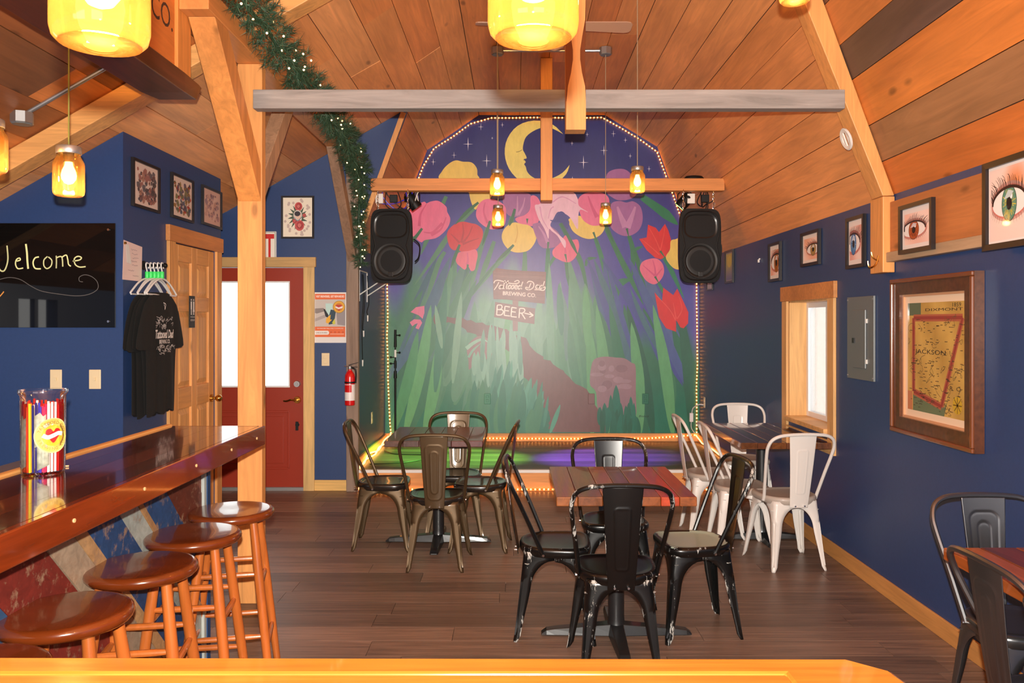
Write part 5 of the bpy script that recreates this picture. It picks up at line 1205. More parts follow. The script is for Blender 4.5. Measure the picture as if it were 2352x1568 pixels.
fil.build('inner_fillet', plain('pale_fillet', rgb(206,150,110), 0.4), mp_, smooth=False)
# tattoo flash sheets
def flash_art(seed, base, cols, n=26, border=0.9):
    def fn(A):
        r = random.Random(seed); A.rect(-1,-1,1,1, base)
        for i in range(n):
            cx_, cy_ = r.uniform(-0.75,0.75), r.uniform(-0.75,0.75); s = r.uniform(0.06,0.19); c_ = r.choice(cols); m_ = r.randint(6,9)
            A.blob([(max(-.95,min(.95,cx_+s*r.uniform(.5,1.1)*math.cos(2*math.pi*k/m_))), max(-.92,min(.92,cy_+s*r.uniform(.5,1.1)*math.sin(2*math.pi*k/m_)))) for k in range(m_)], c_)
            if i % 2: A.stroke([(cx_-s*0.7,cy_-s*0.3),(cx_,cy_+s*0.5),(cx_+s*0.6,cy_-s*0.4)], 0.035, mixc(c_, rgb(40,30,34), 0.7))
    return fn
FG = 'framed tattoo flash sheets on the restroom wall'
tcols = [rgb(118,84,84), rgb(84,72,74), rgb(150,100,92), rgb(166,120,104), rgb(100,92,96)]
def lpic(u0, u1, vt, vb):
    y0 = -XS*F/(CX-u0); y1 = -XS*F/(CX-u1); return (y0+y1)/2, y1-y0, H+(CY-vb)*y0/F, (vb-vt)*y0/F
for (a), lab, fn in (((300,362,360,472), 'framed dark tattoo flash sheet nearest the wall corner', flash_art(4, rgb(214,190,178), tcols, 90)), ((390,440,394,498), 'framed colourful tattoo flash sheet with serpents, middle of three', flash_art(9, rgb(216,190,176), [rgb(150,110,60), rgb(180,70,50), rgb(90,90,100), rgb(120,110,70), rgb(100,80,90)], 90)), ((461,505,423,514), 'framed faded tattoo flash sheet nearest the red door', flash_art(14, rgb(206,166,152), [rgb(170,130,130), rgb(150,116,124), rgb(190,146,134)], 60))):
    yc, ww, zb, hh = lpic(*a); framed(lab, ww, hh, 0.018, 0.02, fn, (XS+0.001, yc, zb), R(90), FG)
def rose_art(A):
    A.rect(-1,-1,1,1, rgb(236,224,204)); r = random.Random(6)
    for i in range(30):
        a = r.uniform(0,6.28); d = r.uniform(0.75,0.95); A.blob([(d*math.cos(a)+0.09*math.cos(k*1.05+i), d*math.sin(a)+0.07*math.sin(k*1.05+i)) for k in range(6)] if abs(d*math.cos(a)) < 0.88 and abs(d*math.sin(a)) < 0.9 else [(0,0),(0.01,0),(0.01,0.01),(0,0.01)], rgb(196,176,166))
    for i in range(16):
        a = i*0.393; A.stroke([(0.28*math.cos(a),0.3*math.sin(a)),(0.66*math.cos(a+.1),0.66*math.sin(a+.1))], [0.17,0.02], rgb(70,88,70))
    for x, y, s in ((0.05,0.55,0.26),(0.12,-0.42,0.32),(-0.2,-0.2,0.15),(0.45,0.1,0.12)):
        A.ell(x,y,s,s*0.85, rgb(196,82,80)); A.ell(x+0.03,y+0.02,s*0.7,s*0.6, rgb(168,56,58)); A.ell(x,y,s*0.4,s*0.35, rgb(206,112,104)); A.stroke([(x-s*.6,y),(x,y-s*.4),(x+s*.6,y+s*.1)], 0.03, rgb(130,40,46))
    A.ell(0,0.1,0.3,0.27, rgb(206,196,186)); A.ell(0.02,0.1,0.2,0.2, rgb(226,190,170)); A.ell(-0.02,0.18,0.2,0.13, rgb(44,40,50)); A.stroke([(-0.28,0.0),(0,-0.18),(0.28,0.02)], 0.05, rgb(120,130,140))
framed('framed tattoo-style rose print over the entrance on the blue wall', 0.30, 0.39, 0.016, 0.02, rose_art, (PX(684.5,548,7.5)[0], YD-0.001, H+(CY-548)*7.5/F), 0)
# exit sign
ex = hang('exit_sign', 'white exit sign with red letters, half hidden behind the pine post', 'sign', (PX(596,598,7.5)[0], YD-0.001, H+(CY-598)*7.5/F), 0)
MB().box(-0.155,0.158,-0.018,0,0,0.265).build('plate', M['white'], ex, smooth=False, bevel=0.004)
A = Art(0.0001); A.rect(-0.148,0.006,0.151,0.259, rgb(70,90,60)); A.rect(-0.144,0.010,0.147,0.255, rgb(235,228,214)); A.text('EXIT', 0.003, 0.1325, 0.29, rgb(200,30,26), bold=0.03, width=0.275); A.build('lettering', M['print'], ex, 0.0185)
# promotional poster
po = hang('poster', 'orange and white promotional poster with a beer glass beside the grey post', 'poster', (PX(758.5,787,7.5)[0], YD-0.001, H+(CY-787)*7.5/F), 0)
pw, ph = 0.302, 0.462; MB().box(-pw/2,pw/2,-0.003,0,0,ph).build('sheet', M['white'], po, smooth=False)
A = Art(0.00006); A.map = lambda x,y: ((x-0.5)*pw, (1-y)*ph)
OR = rgb(226,106,52); A.rect(0.04,0.03,0.96,0.14, OR); A.text('VISIT BREWERIES, GET REWARDED', 0.5,0.085,0.06, rgb(250,240,230), width=0.86, bold=0.02, flip=True)
A.rect(0.04,0.14,0.96,0.68, rgb(198,190,184)); A.poly([(0.04,0.32),(0.30,0.31),(0.36,0.37),(0.1,0.42),(0.04,0.41)], rgb(140,130,126)); A.poly([(0.04,0.52),(0.34,0.44),(0.36,0.50),(0.04,0.58)], rgb(170,160,156))
A.poly([(0.68,0.36),(0.96,0.26),(0.96,0.66),(0.72,0.64)], rgb(150,142,144)); A.poly([(0.36,0.22),(0.58,0.22),(0.54,0.46),(0.38,0.46)], rgb(186,220,214))
A.poly([(0.30,0.33),(0.34,0.33),(0.46,0.46),(0.42,0.50),(0.36,0.48)], rgb(30,32,40)); A.poly([(0.52,0.34),(0.68,0.36),(0.62,0.62),(0.46,0.64),(0.44,0.52)], rgb(46,70,84)); A.poly([(0.38,0.52),(0.52,0.44),(0.50,0.54),(0.56,0.54),(0.44,0.62),(0.37,0.60)], rgb(232,174,50)); A.poly([(0.56,0.60),(0.64,0.52),(0.66,0.62),(0.60,0.64)], rgb(200,200,70))
A.ell(0.77,0.29,0.185,0.122, rgb(160,120,40)); A.ell(0.77,0.29,0.17,0.112, rgb(226,170,52)); A.ell(0.77,0.29,0.12,0.08, rgb(206,130,40)); A.ell(0.73,0.275,0.06,0.03, rgb(190,50,40)); A.ell(0.80,0.275,0.06,0.03, rgb(190,50,40)); A.poly([(0.68,0.29),(0.77,0.37),(0.86,0.29)], rgb(190,50,40)); A.poly([(0.66,0.27),(0.76,0.30),(0.88,0.27),(0.88,0.31),(0.76,0.335),(0.66,0.305)], rgb(240,226,220))
A.rect(0.04,0.68,0.96,0.885, OR); A.text('THE MAINE BEER TRAIL IS FREE TO DOWNLOAD', 0.5,0.715,0.03, rgb(250,235,225), width=0.8, flip=True); A.rect(0.04,0.76,0.42,0.84, rgb(235,228,222)); A.ell(0.42,0.80,0.05,0.04, rgb(235,228,222)); A.text('CHECK IN HERE', 0.24,0.80,0.045, rgb(90,80,76), width=0.34, flip=True); A.rect(0.5,0.822,0.92,0.83, rgb(250,220,200))
for k in range(4): A.ell(0.53+k*0.12,0.79,0.03,0.02, rgb(206,90,40),14)
A.build('print', M['print'], po, 0.0034)
# switches and outlets
def plate(label, loc, rz, kind='toggle', mat='cream', name='switch_plate', group=None):
    t = hang(name, label, 'outlet' if kind == 'outlet' else 'switch', loc, rz, group)
    MB().box(-0.036,0.036,-0.006,0,0,0.118).build('cover', M[mat], t, smooth=False, bevel=0.003)
    if kind == 'toggle': MB().box(-0.006,0.006,-0.016,-0.006,0.05,0.07).build('toggle', M[mat], t, smooth=False, bevel=0.001)
    elif kind == 'outlet':
        for z in (0.037,0.081):
            MB().box(-0.017,0.017,-0.009,-0.005,z-0.014,z+0.014).build('receptacle', M[mat], t, smooth=False, bevel=0.003)
    return t
zsw = H+(CY-893)*YF/F
plate('cream switch plate left of two on the blue wall under the black board', (PX(129.5,893,YF)[0], YF-0.001, zsw), 0)
plate('cream switch plate right of two on the blue wall, nearer the corner', (PX(219,893,YF)[0], YF-0.001, zsw), 0)
plate('cream outlet plate below the orange poster', (PX(748,840,YD)[0], YD-0.001, H+(CY-840)*YD/F), 0, 'outlet', name='outlet_plate')
plate('cream outlet on the dark side wall of the stage', (XL+0.001, 8.42, 0.50), R(90), 'outlet', name='outlet_plate')
plate('pale outlet on the right stage wall with a plugged-in cord', (XR-0.001, 9.02, 0.60), R(-90), 'outlet', name='outlet_plate')
M['pgreen'] = plain('painted_green_plate', rgb(52,128,98), 0.4); M['pbrown'] = plain('painted_brown_plate', rgb(120,84,80), 0.4); M['pgreen2'] = plain('painted_dark_green_plate', rgb(30,104,76), 0.4)
zo = H+(CY-927)*YM/F
plate('outlet plate painted green, left of the mural path', (PX(1119.5,927,YM)[0], YM-0.022, zo), 0, 'outlet', 'pgreen', 'outlet_plate')
plate('blank plate painted brown beside the painted rock', (PX(1358,927,YM)[0], YM-0.022, zo), 0, 'blank', 'pbrown', 'outlet_plate')
plate('outlet plate painted dark green right of the painted rock', (PX(1481.5,927,YM)[0], YM-0.022, zo), 0, 'outlet', 'pgreen2', 'outlet_plate')
pc_ = thing('plug_cord', 'white plug and cord feeding the rope light by the right stage wall', 'cord', (XR-0.05, 9.1, 0.6))
MB().tube(spline([(XR-0.012,9.02,0.63),(XR-0.06,9.05,0.63),(XR-0.1,9.15,0.58),(XR-0.10,9.22,0.50)],5), 0.006, 6).build('cord', M['white'], pc_, True)
MB().box(XR-0.125,XR-0.085,9.20,9.24,0.42,0.52).build('adapter', M['white'], pc_, True, False, None, 0.005)
MB().tube(spline([(XR-0.105,9.22,0.42),(XR-0.1,9.24,0.35),(XR-0.06,9.26,0.29)],4), 0.004, 6).build('cord', M['white'], pc_, True)
# electric panel
ep = hang('electric_panel', 'grey steel electric panel between the window and the framed map', 'electric panel', (XR-0.001, 4.93, 1.195), R(-90))
MB().box(-0.19,0.19,-0.012,0,0,0.50).build('cover', M['greysteel'], ep, smooth=False, bevel=0.002)
dr = MB().box(-0.085,0.095,-0.022,-0.0125,0.07,0.42).build('door', M['greysteel'], ep, smooth=False, bevel=0.003)
MB().box(-0.075,-0.045,-0.030,-0.0225,0.22,0.25).build('latch', M['frame'], dr, smooth=False)
for z in (0.10,0.34): MB().box(0.096,0.108,-0.02,-0.0125,z,z+0.025).build('warning_label', M['white'], ep, smooth=False)
for x in (-0.178,0.178):
    for z in (0.018,0.482): MB().cyl((x,-0.012,z),(x,-0.016,z),0.006,0.005,8).build('screw', M['zinc'], ep)
# smoke detector ring on the rafter, hook
d_ = Vector((KR[0]-XR, 0, KR[1]-ZE)).normalized(); nrm = Vector((-d_.z, 0, d_.x)); nrm = nrm if nrm.x < 0 else -nrm
z_ = 2.60; base = Vector((XR-0.004, 0, ZE))+d_*((z_-ZE)/d_.z)+nrm*0.105
rgm = thing('detector_bracket', 'white ring bracket for a detector on the right rafter', 'bracket', (base.x, 4.57, base.z))
Mx = Matrix((d_, Vector((0,-1,0)), nrm)).transposed().to_4x4()
rr_ = MB(); rr_.rings([[(math.cos(a)*q, math.sin(a)*q, zz) for a in [2*math.pi*i/32 for i in range(32)]] for q, zz in ((0.062,0.001),(0.064,0.008),(0.058,0.012),(0.04,0.010),(0.038,0.001))], False, False); rr_.xf(Mx); rr_.build('ring', M['white'], rgm)
MB().prism([(-0.045,-0.03),(0.045,-0.03),(0.05,-0.012),(-0.05,-0.012)], 'Z', 0.001, 0.009).prism([(-0.05,0.016),(0.05,0.016),(0.04,0.034),(-0.04,0.034)], 'Z', 0.001, 0.009).xf(Mx).build('mounting_bars', M['white'], rgm, smooth=False)
hk = MB().tube(spline([(XR-0.07,4.55,1.91),(XR-0.085,4.55,1.86),(XR-0.12,4.55,1.845),(XR-0.13,4.55,1.88)],5), 0.005, 8).tube(spline([(XR-0.07,4.55,1.88),(XR-0.1,4.55,1.90),(XR-0.11,4.55,1.93)],4), 0.004, 8)
tag(hk.build('coat_hook', M['brass']), 'small brass double hook at the foot of the short right post', 'hook')
tag(MB().cyl((XR,6.98,2.08),(XR-0.012,6.98,2.08),0.006,0.006,8).box(XR-0.02,XR-0.008,6.97,6.99,2.05,2.075).build('wall_hook', M['white'], smooth=False), 'tiny white wall hook below the pine slope on the right wall', 'hook')
# black acrylic board
bb = hang('marker_board', 'glossy black board with Welcome in marker on the blue wall', 'board', (-2.96, YF-0.001, H+(CY-752)*YF/F), 0)
bh = (752-513)*YF/F; bx1 = PX(267,0,YF)[0]+2.96
MB().box(-0.62,bx1,-0.014,-0.004,0,bh).build('panel', M['blackgloss'], bb, smooth=False, bevel=0.001)
for u_, v_ in ((252,528),(252,738)):
    p = PX(u_,v_,YF); MB().cyl((p[0]+2.96,0,p[2]-bb.location.z),(p[0]+2.96,-0.02,p[2]-bb.location.z),0.008,0.007,12).build('standoff', M['chrome'], bb)
for x in (-0.58,):
    for z in (0.04, bh-0.04): MB().cyl((x,0,z),(x,-0.02,z),0.008,0.007,12).build('standoff', M['chrome'], bb)
A = Art(0.0001); m7 = (0,500,0.17857); A.map = lambda u,v: (PX(u,v,YF)[0]+2.96, PX(u,v,YF)[2]-bb.location.z)
wk = rgb(236,238,170); gk = rgb(120,116,112)
for s_, w_, c_ in (([(-340,380),(-290,660),(-180,450),(-90,680),(-10,560)],22,wk), ([(-40,400),(-20,560),(20,670),(70,685),(105,620),(122,520),(110,360)],18,mixc(wk,gk,0.3)),
    ([(235,560),(280,545),(270,520),(232,540),(220,600),(250,655),(318,648)],16,wk), ([(352,340),(366,450),(372,560),(382,658)],24,wk), ([(520,505),(470,520),(445,580),(470,650),(545,658)],18,wk), ([(630,500),(585,545),(585,620),(625,655),(675,620),(685,550),(640,505)],16,mixc(wk,gk,0.25)),
    ([(742,490),(745,570),(742,652)],16,mixc(wk,gk,0.4)), ([(742,520),(790,500),(818,520),(826,630)],16,mixc(wk,gk,0.2)), ([(815,510),(870,482),(890,540),(900,600),(930,625)],16,wk), ([(955,560),(1040,545),(1065,515),(1020,498),(975,530),(985,600),(1040,635),(1120,630)],16,mixc(wk,gk,0.15)),
    ([(-120,850),(0,800),(140,770),(280,795),(420,880),(560,945),(800,985),(1000,1005),(1160,985),(1270,920),(1270,830),(1200,760),(1110,735),(1040,765),(1040,815),(1085,825)],8,rgb(96,92,90)), ([(-60,1060),(10,1020),(72,950)],14,rgb(224,150,70)), ([(-420,1060),(-300,1120),(-140,1090)],14,rgb(224,150,70))):
    A.stroke(K(m7, s_), w_*m7[2], c_)
A.build('lettering', M['chalk'], bb, 0.0142)
# note pinned to the restroom wall
no = hang('paper_note', 'handwritten paper note pinned to the blue wall above the shirts', 'note', (XS+0.001, 5.09, 1.80), R(90))
MB().add([(-0.125,-0.002,0),(0.125,-0.004,0.0),(0.13,-0.006,0.22),(-0.13,-0.012,0.24)], [(0,1,2,3)]).build('sheet', M['paper'], no, smooth=False, solid=0.0008)
MB().add([(-0.115,-0.018,0.215),(-0.07,-0.016,0.215),(-0.03,-0.012,0.10),(-0.09,-0.014,0.105)], [(0,1,2,3)]).build('slip', M['white'], no, smooth=False, solid=0.0006)
A = Art(0.0001); r_ = random.Random(2)
for i, z in enumerate((0.19,0.165,0.14,0.118,0.095,0.06,0.03)):
    x = -0.03+0.01*(i % 3)-(0.06 if i == 5 else 0)+(0.02 if i == 6 else 0); pts = [(x+k*0.006, z+r_.uniform(-.004,.004)) for k in range(14)]
    A.stroke(pts, 0.0016, rgb(90,70,90))
A.build('handwriting', M['chalk'], no, 0.0105); MB().cyl((-0.118,-0.01,0.222),(-0.118,-0.022,0.222),0.009,0.007,10).build('pin', M['brass'], no)
# restroom sign on the pine door
rs = hang('restroom_sign', 'small black restroom sign with white figures on the pine door', 'sign', (XS-0.004, 6.045, 1.50), R(90))
MB().box(-0.052,0.052,-0.006,0,0,0.235).build('plate', M['black'], rs, smooth=False, bevel=0.005)
A = Art(0.0001); wh = rgb(235,232,228)
for x in (-0.022,0.022):
    A.ell(x,0.205,0.008,0.008,wh,16); A.rect(x-0.011,0.135,x+0.011,0.193,wh); A.rect(x-0.008,0.095,x-0.001,0.135,wh); A.rect(x+0.001,0.095,x+0.008,0.135,wh)
A.poly([(0.022-0.016,0.118),(0.022+0.016,0.118),(0.022,0.175)], wh); A.rect(-0.001,0.09,0.001,0.215,wh); A.rect(-0.042,0.078,0.042,0.081,wh); A.text('RESTROOM', 0,0.056,0.02,wh,width=0.075); A.build('symbols', M['print'], rs, 0.0062)
# fire extinguisher on the grey post
fe = hang('fire_extinguisher', 'red fire extinguisher mounted on the grey post', 'fire extinguisher', (-1.49, 7.439, H+(CY-930)*7.4/F), 0)
MB().lathe([(0.040,0.0),(0.046,0.006),(0.046,0.25),(0.043,0.275),(0.030,0.30),(0.018,0.31),(0.016,0.325)], 24, (0,-0.055,0)).build('cylinder', M['red'], fe)
MB().lathe([(0.0465,0.045),(0.0465,0.19)], 24, (0,-0.055,0), False, False).build('label_wrap', plain('extinguisher_label', rgb(232,228,226), 0.4), fe)
A = Art(0.0001)
lb = MB().lathe([(0.0469,0.12),(0.0469,0.185)], 24, (0,-0.055,0), False, False); lb.f = [f for f in lb.f if all(lb.v[i][0] < 0.03 for i in f)]; lb.build('label_panel', M['red'], fe)
MB().lathe([(0.048,0.20),(0.048,0.215)], 24, (0,-0.055,0)).build('strap', M['black'], fe)
MB().lathe([(0.016,0.322),(0.018,0.33),(0.018,0.35),(0.01,0.36)], 14, (0,-0.055,0)).build('valve', M['zinc'], fe)
MB().bar((-0.01,-0.055,0.362),(0.075,-0.055,0.385),0.02,0.006).bar((-0.005,-0.055,0.345),(0.07,-0.055,0.345),0.018,0.005).build('handle', M['black'], fe, smooth=False)
MB().cyl((-0.05,-0.06,0.352),(0.0,-0.06,0.352),0.004).build('pressure_gauge', M['chrome'], fe)
MB().tube(spline([(0.015,-0.055,0.34),(0.05,-0.06,0.32),(0.055,-0.055,0.26),(0.05,-0.05,0.2)],5), 0.008, 8).build('hose', M['black'], fe)
MB().box(-0.012,0.012,-0.012,0.004,0.1,0.3).build('bracket', M['zinc'], fe, smooth=False)
# ================================================================== SHIRTS ON HANGERS
rod_y, rod_z = 5.25, 1.905
rod = thing('shirt_rail', 'short black rail on the restroom wall holding shirt hangers', 'rail', (XS, rod_y, rod_z))
MB().cyl((XS,rod_y,rod_z),(XS+0.135,rod_y,rod_z),0.009).ball((XS+0.14,rod_y,rod_z),0.016,8).cyl((XS,rod_y,rod_z),(XS+0.008,rod_y,rod_z),0.03).build('arm', M['black'], rod, True)
def hanger(label, x, lean):
    t = thing('clothes_hanger', label, 'hanger', (x, rod_y, 1.72), R(90)+lean, 'white plastic hangers on the rail')
    z0 = rod_z-1.72
    MB().tube(spline([(0.018,0,z0-0.02),(0.02,0,z0+0.002),(0.008,0,z0+0.016),(-0.012,0,z0+0.013),(-0.014,0,z0-0.01),(0,0,z0-0.04),(0,0,z0-0.09)],5), 0.0042, 6).build('hook', M['white'], t)
    MB().tube(spline([(-0.21,0,0.0),(-0.2,0,0.012),(-0.1,0,0.075),(0,0,z0-0.085),(0.1,0,0.075),(0.2,0,0.012),(0.21,0,0.0)],4), 0.0062, 6).tube([(-0.205,0,-0.005),(0.205,0,-0.005)], 0.005, 6).build('arms', M['white'], t)
    MB().lathe([(0.011,z0-0.085),(0.013,z0-0.08),(0.013,z0-0.045),(0.011,z0-0.04)], 12).build('size_ring', M['green_plastic'], t)
    return t
def shirt(label, x, seed, art, dz=0.0, hemx=0.0):
    rr = random.Random(seed); t = thing('t_shirt', label, 't-shirt', (x, rod_y, 0.965+dz), R(90), 'black t-shirts on the rail')
    rows = [(0.0,0.205),(0.06,0.208),(0.15,0.21),(0.25,0.212),(0.34,0.216),(0.40,0.222),(0.405,0.315),(0.42,0.34),(0.46,0.335),(0.52,0.318),(0.58,0.298),(0.64,0.272),(0.69,0.238),(0.73,0.185),(0.755,0.13),(0.765,0.075)]
    nx = 26; vs = []; fs = []
    for sgn in (-1, 1):
        for z, hw in rows:
            for i in range(nx+1):
                q = i/nx*2-1; xx = q*hw+hemx*(1-z/0.76)*0.3; edge = math.sqrt(max(0, 1-q*q))
                fold = 0.008*math.sin(9*xx/0.1*0.55+seed+z*2)*(1-z/0.9)+0.004*math.sin(23*xx+seed*2)
                slv = 0.10 if False else 0
                vs.append((xx, sgn*(0.010*edge**0.7+0.001)+fold*0.6-0.004, z+(0.012*math.sin(q*7+seed) if z == 0 else 0)))
    n = nx+1; Rw = len(rows)
    for s in (0, 1):
        for j in range(Rw-1):
            for i in range(nx): fs.append(tuple(s*Rw*n+k for k in (j*n+i, j*n+i+1, (j+1)*n+i+1, (j+1)*n+i)))
    for j in range(Rw-1):
        for i in (0, nx): fs.append((j*n+i, (j+1)*n+i, Rw*n+(j+1)*n+i, Rw*n+j*n+i))
    for i in range(nx): fs.append((i, i+1, Rw*n+i+1, Rw*n+i)); k = (Rw-1)*n; fs.append((k+i, k+i+1, Rw*n+k+i+1, Rw*n+k+i))
    MB().add(vs, fs).build('body', M['cloth'], t, ang=60)
    if art:
        A = Art(0.0001); wh = rgb(220,216,212); r2 = random.Random(5)
        def rowz(a, b, n_):
            for i in range(n_):
                x0 = r2.uniform(-0.12,0.11); z0_ = r2.uniform(a,b); A.stroke([(x0,z0_),(x0+r2.uniform(.01,.05),z0_+r2.uniform(-.02,.02)),(x0+r2.uniform(-.02,.06),z0_+r2.uniform(-.03,.03))], 0.0035, rgb(190,186,184))
        rowz(0.535,0.60,26); rowz(0.375,0.43,26)
        A.text('Tattooed Dad', 0.0, 0.50, 0.075, wh, bold=0.03, shear=0.25, width=0.27); A.text('BREWING CO.', 0.0, 0.452, 0.036, wh, bold=0.02, width=0.16)
        A.stroke([(-0.02,0.70),(0.015,0.69),(0.005,0.66)], 0.006, wh); A.stroke([(-0.01,0.69),(0.0,0.675),(0.0,0.655)], 0.006, wh)
        A.build('printed_logo', M['chalk'], t, 0.021)
    return t
hlab = ['white hanger nearest the wall', 'white hanger second from the wall', 'white hanger third from the wall', 'white hanger fourth from the wall', 'front white hanger holding the printed shirt']
for i in range(5): hanger(hlab[i]+' on the shirt rail', XS+0.025+i*0.024, R((-2,3,-3,2,-1)[i]))
for i in range(3): shirt(['black t-shirt closest to the wall on the rail', 'black t-shirt second from the wall on the rail', 'black t-shirt third from the wall on the rail'][i], XS+0.03+i*0.024, 3+i*2, False, -0.012*(i % 2), 0.1*(i-1))
shirt('front black t-shirt with a white printed chest logo', XS+0.112, 11, True)
# ================================================================== TIP JAR ON THE BAR
tj = thing('glass_jar', 'tall glass jar of colourful straws and banknotes on the bar', 'jar', (*FLR(99,1086,1.0705)[:2], 1.0705), 0, None)
jy = tj.location.y; jr_ = 47*jy/F; jh = 192*jy/F
prof = [(jr_*0.88,0.002),(jr_*0.93,0.0),(jr_*0.96,0.008),(jr_*0.99,jh*0.5),(jr_*1.0,jh*0.93),(jr_*1.08,jh*0.955),(jr_*1.1,jh*0.975),(jr_*1.08,jh),(jr_*1.02,jh)]
MB().lathe(prof, 36, (0,0,0), True, False).build('glass', M['clear'], tj, ang=60)
st_cols = [(170,24,22),(214,60,24),(232,180,40),(226,206,50),(44,40,110),(70,64,170),(206,50,96),(196,40,84),(190,26,24),(206,40,26),(180,90,40),(236,226,220)]
jr2 = random.Random(9)
smats = [plain('straw_colour_%d' % i, rgb(*c), 0.35) for i, c in enumerate(st_cols)]
order = [0,0,0,1,1,2,3,4,4,5,5,6,7,11,11,11,9,8,8,8,10,10]
for i in range(64):
    a = R(-152)+i/64*2*math.pi; p_ = ((a-R(-152))/math.pi) % 2; rr_ = jr_*(0.86 if i % 2 else 0.72)
    x, y = rr_*math.cos(a), rr_*math.sin(a); hgt = jh*jr2.uniform(0.80,0.88); k = order[int(p_*22)] if p_ < 1 else jr2.choice([0,1,2,8,9,11])
    MB().cyl((x*0.97,y*0.97,0.01),(x,y,hgt),jr_*0.055,jr_*0.055,7).build('straw', smats[k], tj)
bn = plain('banknote', rgb(196,200,180), 0.6, noise=0.35, nscale=60)
for i, (a, z0, z1) in enumerate(((R(233),0.05,0.66),(R(300),0.05,0.62),(R(292),0.3,0.7))):
    pts = []
    for k in range(5):
        b = a+R(-16+8*k); rr_ = jr_*(0.93+0.015*(k % 2)); pts.append((rr_*math.cos(b), rr_*math.sin(b)))
    m_ = MB(); vs = [(x,y,jh*z0+0.004*(i+k)) for k,(x,y) in enumerate(pts)]+[(x*0.99,y*0.99,jh*z1+0.006*(k % 3)) for k,(x,y) in enumerate(pts)]
    m_.add(vs, [(k,k+1,6+k,5+k) for k in range(4)]).build('banknote', bn, tj, solid=0.0004)
# round sticker wrapped on the glass
A = Art(0.00003); R0 = jh*0.205
A.ell(0,0,R0,R0, rgb(238,222,150),40); A.ell(0,0,R0*0.93,R0*0.93, rgb(190,170,90),40); A.ell(0,0,R0*0.915,R0*0.915, rgb(236,206,100),40); A.ell(0,0,R0*0.6,R0*0.6, rgb(236,186,50),36)
def arc_text(s, rad, a0, a1, size, col, top=True):
    for i, ch in enumerate(s):
        if ch == ' ': continue
        a = a0+(a1-a0)*i/(len(s)-1); A.text(ch, rad*math.cos(a), rad*math.sin(a), size, col, rot=a-math.pi/2 if top else a+math.pi/2, bold=0.01)
arc_text('TATTOOED DAD', R0*0.76, R(160), R(20), R0*0.24, rgb(150,110,40)); arc_text('BREWING CO.', R0*0.76, R(200), R(340), R0*0.24, rgb(170,140,70), False)
hs = R0*0.42
A.blob([(0,hs*0.55),(hs*0.35,hs*0.95),(hs*0.85,hs*0.8),(hs*0.95,hs*0.25),(hs*0.5,-hs*0.45),(0,-hs),(-hs*0.5,-hs*0.45),(-hs*0.95,hs*0.25),(-hs*0.85,hs*0.8),(-hs*0.35,hs*0.95)], rgb(206,30,28))
A.stroke([(-hs*1.3,0.1*hs),(-hs*0.7,-hs*0.2),(0,0),(hs*0.7,hs*0.25),(hs*1.3,hs*0.1)], hs*0.55, rgb(236,232,236)); A.text('DAD', 0,0,hs*0.4, rgb(120,120,150), rot=0.2)
aa = R(-35); so = A.build('sticker', M['print'], tj, 0.0)
for v in so.data.vertices:
    x, d, z = v.co; b = aa+x/jr_; rr_ = jr_*1.012-d; v.co = (rr_*math.cos(b), rr_*math.sin(b), jh*0.47+z)
# thin straw lying on the bar
tag(MB().cyl((-1.55,2.62,1.0735),(-1.45,2.66,1.0735),0.0026,0.0026,6).build('wooden_stirrer', plain('pale_wood', rgb(226,190,140), 0.6)), 'thin pale wooden stirrer lying on the bar beside the glass jar', 'stirrer')
# carved sign over the bar
sg = thing('carved_sign', 'orange wooden sign with burned lettering standing on the dark beam over the bar', 'sign', (-1.56, 3.0, 2.676))
MB().box(-1.575,-1.535,1.6,3.69,2.677,3.12).build('board', M['pineY'], sg, True, False, rgb(206,116,48))
MB().box(-1.59,-1.52,3.691,3.84,2.677,3.125).build('end_post', M['pineZ'], sg, True, False, rgb(214,138,66), 0.003)
A = Art(0.0001); A.text('TATTOOED DAD BREWING CO.', 0, 0.215, 0.15, rgb(60,34,18), width=1.9)
lo_ = A.build('burned_lettering', M['chalk'], sg, 0.0); lo_.rotation_euler = (0,0,R(90)); lo_.location = (0.0254, -0.28, 0)
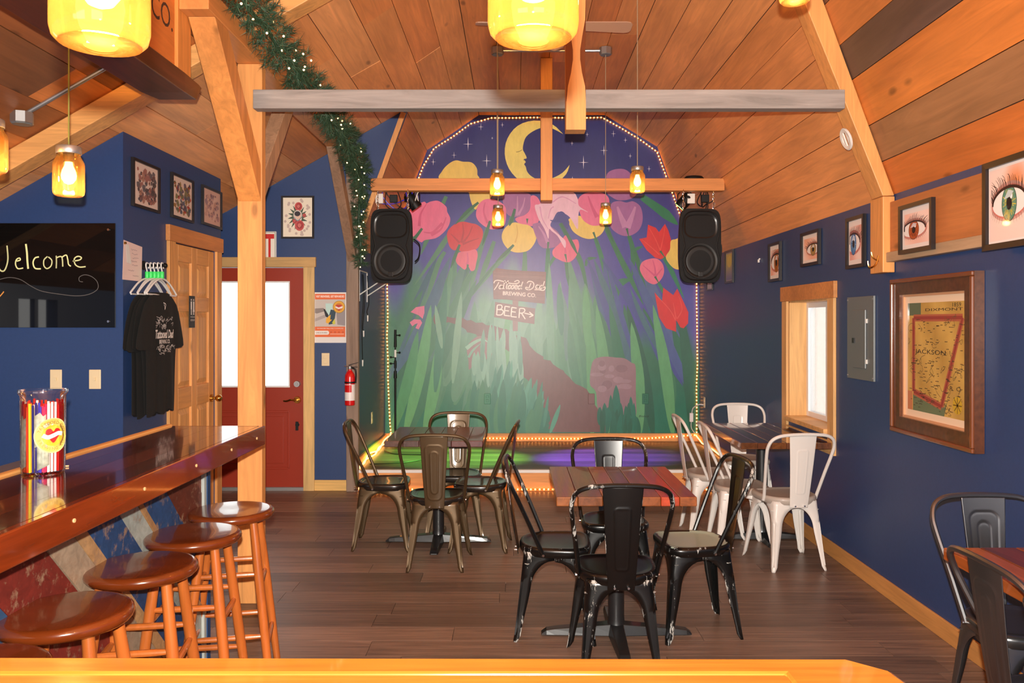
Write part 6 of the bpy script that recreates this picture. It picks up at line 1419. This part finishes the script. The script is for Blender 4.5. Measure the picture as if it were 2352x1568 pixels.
# ================================================================== STAGE SMALL THINGS
ms = thing('microphone_stand', 'thin black microphone stand at the left of the stage', 'stand', (PX(908,0,8.95)[0], 8.95, 0.19))
zt_ = H+(CY-757)*8.95/F-0.19
MB().cyl((0,0,0.02),(0,0,0.78),0.012,0.012,10).build('lower_tube', M['black'], ms)
MB().cyl((0,0,0.72),(0,0,zt_-0.17),0.008,0.008,10).cyl((0,0,0.74),(0,0,0.82),0.019,0.016,12).build('upper_tube', M['black'], ms)
MB().cyl((0,0,zt_-0.19),(0,0,zt_),0.016,0.013,12).cyl((0,0,zt_-0.42),(0,0,zt_-0.34),0.014,0.014,12).build('grip', M['black'], ms)
MB().cyl((0,0,zt_-0.30),(0,0,zt_-0.22),0.0135,0.0135,12).build('white_sleeve', M['white'], ms)
for z, s in ((zt_-0.25,1),(zt_-0.30,-1),(0.90,-1),(zt_-0.06,1)): MB().cyl((0,0,z),(s*0.045,-0.01,z),0.005).ball((s*0.048,-0.01,z),0.012,6).build('clamp_knob', M['black'], ms)
for k in range(3):
    a = R(-60+120*k); MB().tube([(0,0,0.14),(0.05*math.cos(a),0.05*math.sin(a),0.10),(0.12*math.cos(a),0.12*math.sin(a),0.008)], 0.008, 8).build('leg', M['black'], ms)
wk_ = thing('wall_bracket', 'white wire bracket with hooks on the left stage wall', 'bracket', (XL, 8.2, 1.72))
for y0 in (7.72, 8.12):
    MB().tube([(XL+0.008,y0,2.03),(XL+0.008,y0,1.74)], 0.006, 6).tube([(XL+0.008,y0,1.80),(XL+0.34,y0+0.02,2.02)], 0.006, 6).build('strut', M['white'], wk_, True)
MB().tube([(XL+0.008,7.72,2.03),(XL+0.008,8.12,2.03)], 0.006, 6).build('cross_wire', M['white'], wk_, True)
for x in (0.3, 0.36):
    MB().tube(spline([(XL+x,7.8,2.02),(XL+x,7.8,1.95),(XL+x+0.03,7.8,1.925),(XL+x+0.055,7.8,1.95),(XL+x+0.055,7.8,1.98)],4), 0.006, 6).build('hook', M['white'], wk_, True)
hc = thing('hanging_cable', 'black cable with white plugs hanging down the left stage wall', 'cable', (XL+0.02, 7.9, 1.0))
for y0, zb_, sd in ((7.83,1.12,1),(7.88,1.40,2),(8.1,1.55,3)):
    MB().tube(spline([(XL+0.014,y0,2.0),(XL+0.02,y0+0.02*sd,1.75),(XL+0.013,y0-0.01,1.5 if zb_ < 1.45 else 1.65),(XL+0.016,y0+0.01,zb_+0.06)],5), 0.004, 6).build('cable', M['black'], hc, True)
    MB().cyl((XL+0.016,y0+0.01,zb_+0.06),(XL+0.016,y0+0.012,zb_),0.008,0.006,8).build('plug', M['white'], hc, True)
lc = MB().tube(spline([(XL+0.1,7.75,0.198),(XL+0.4,7.85,0.196),(XL+0.62,8.1,0.197),(XL+0.55,8.3,0.196),(XL+0.25,8.35,0.197),(XL+0.1,8.6,0.198)],8), 0.0045, 6)
tag(lc.build('stage_cable', M['black']), 'thin black cable looped on the stage floor at the left', 'cable')
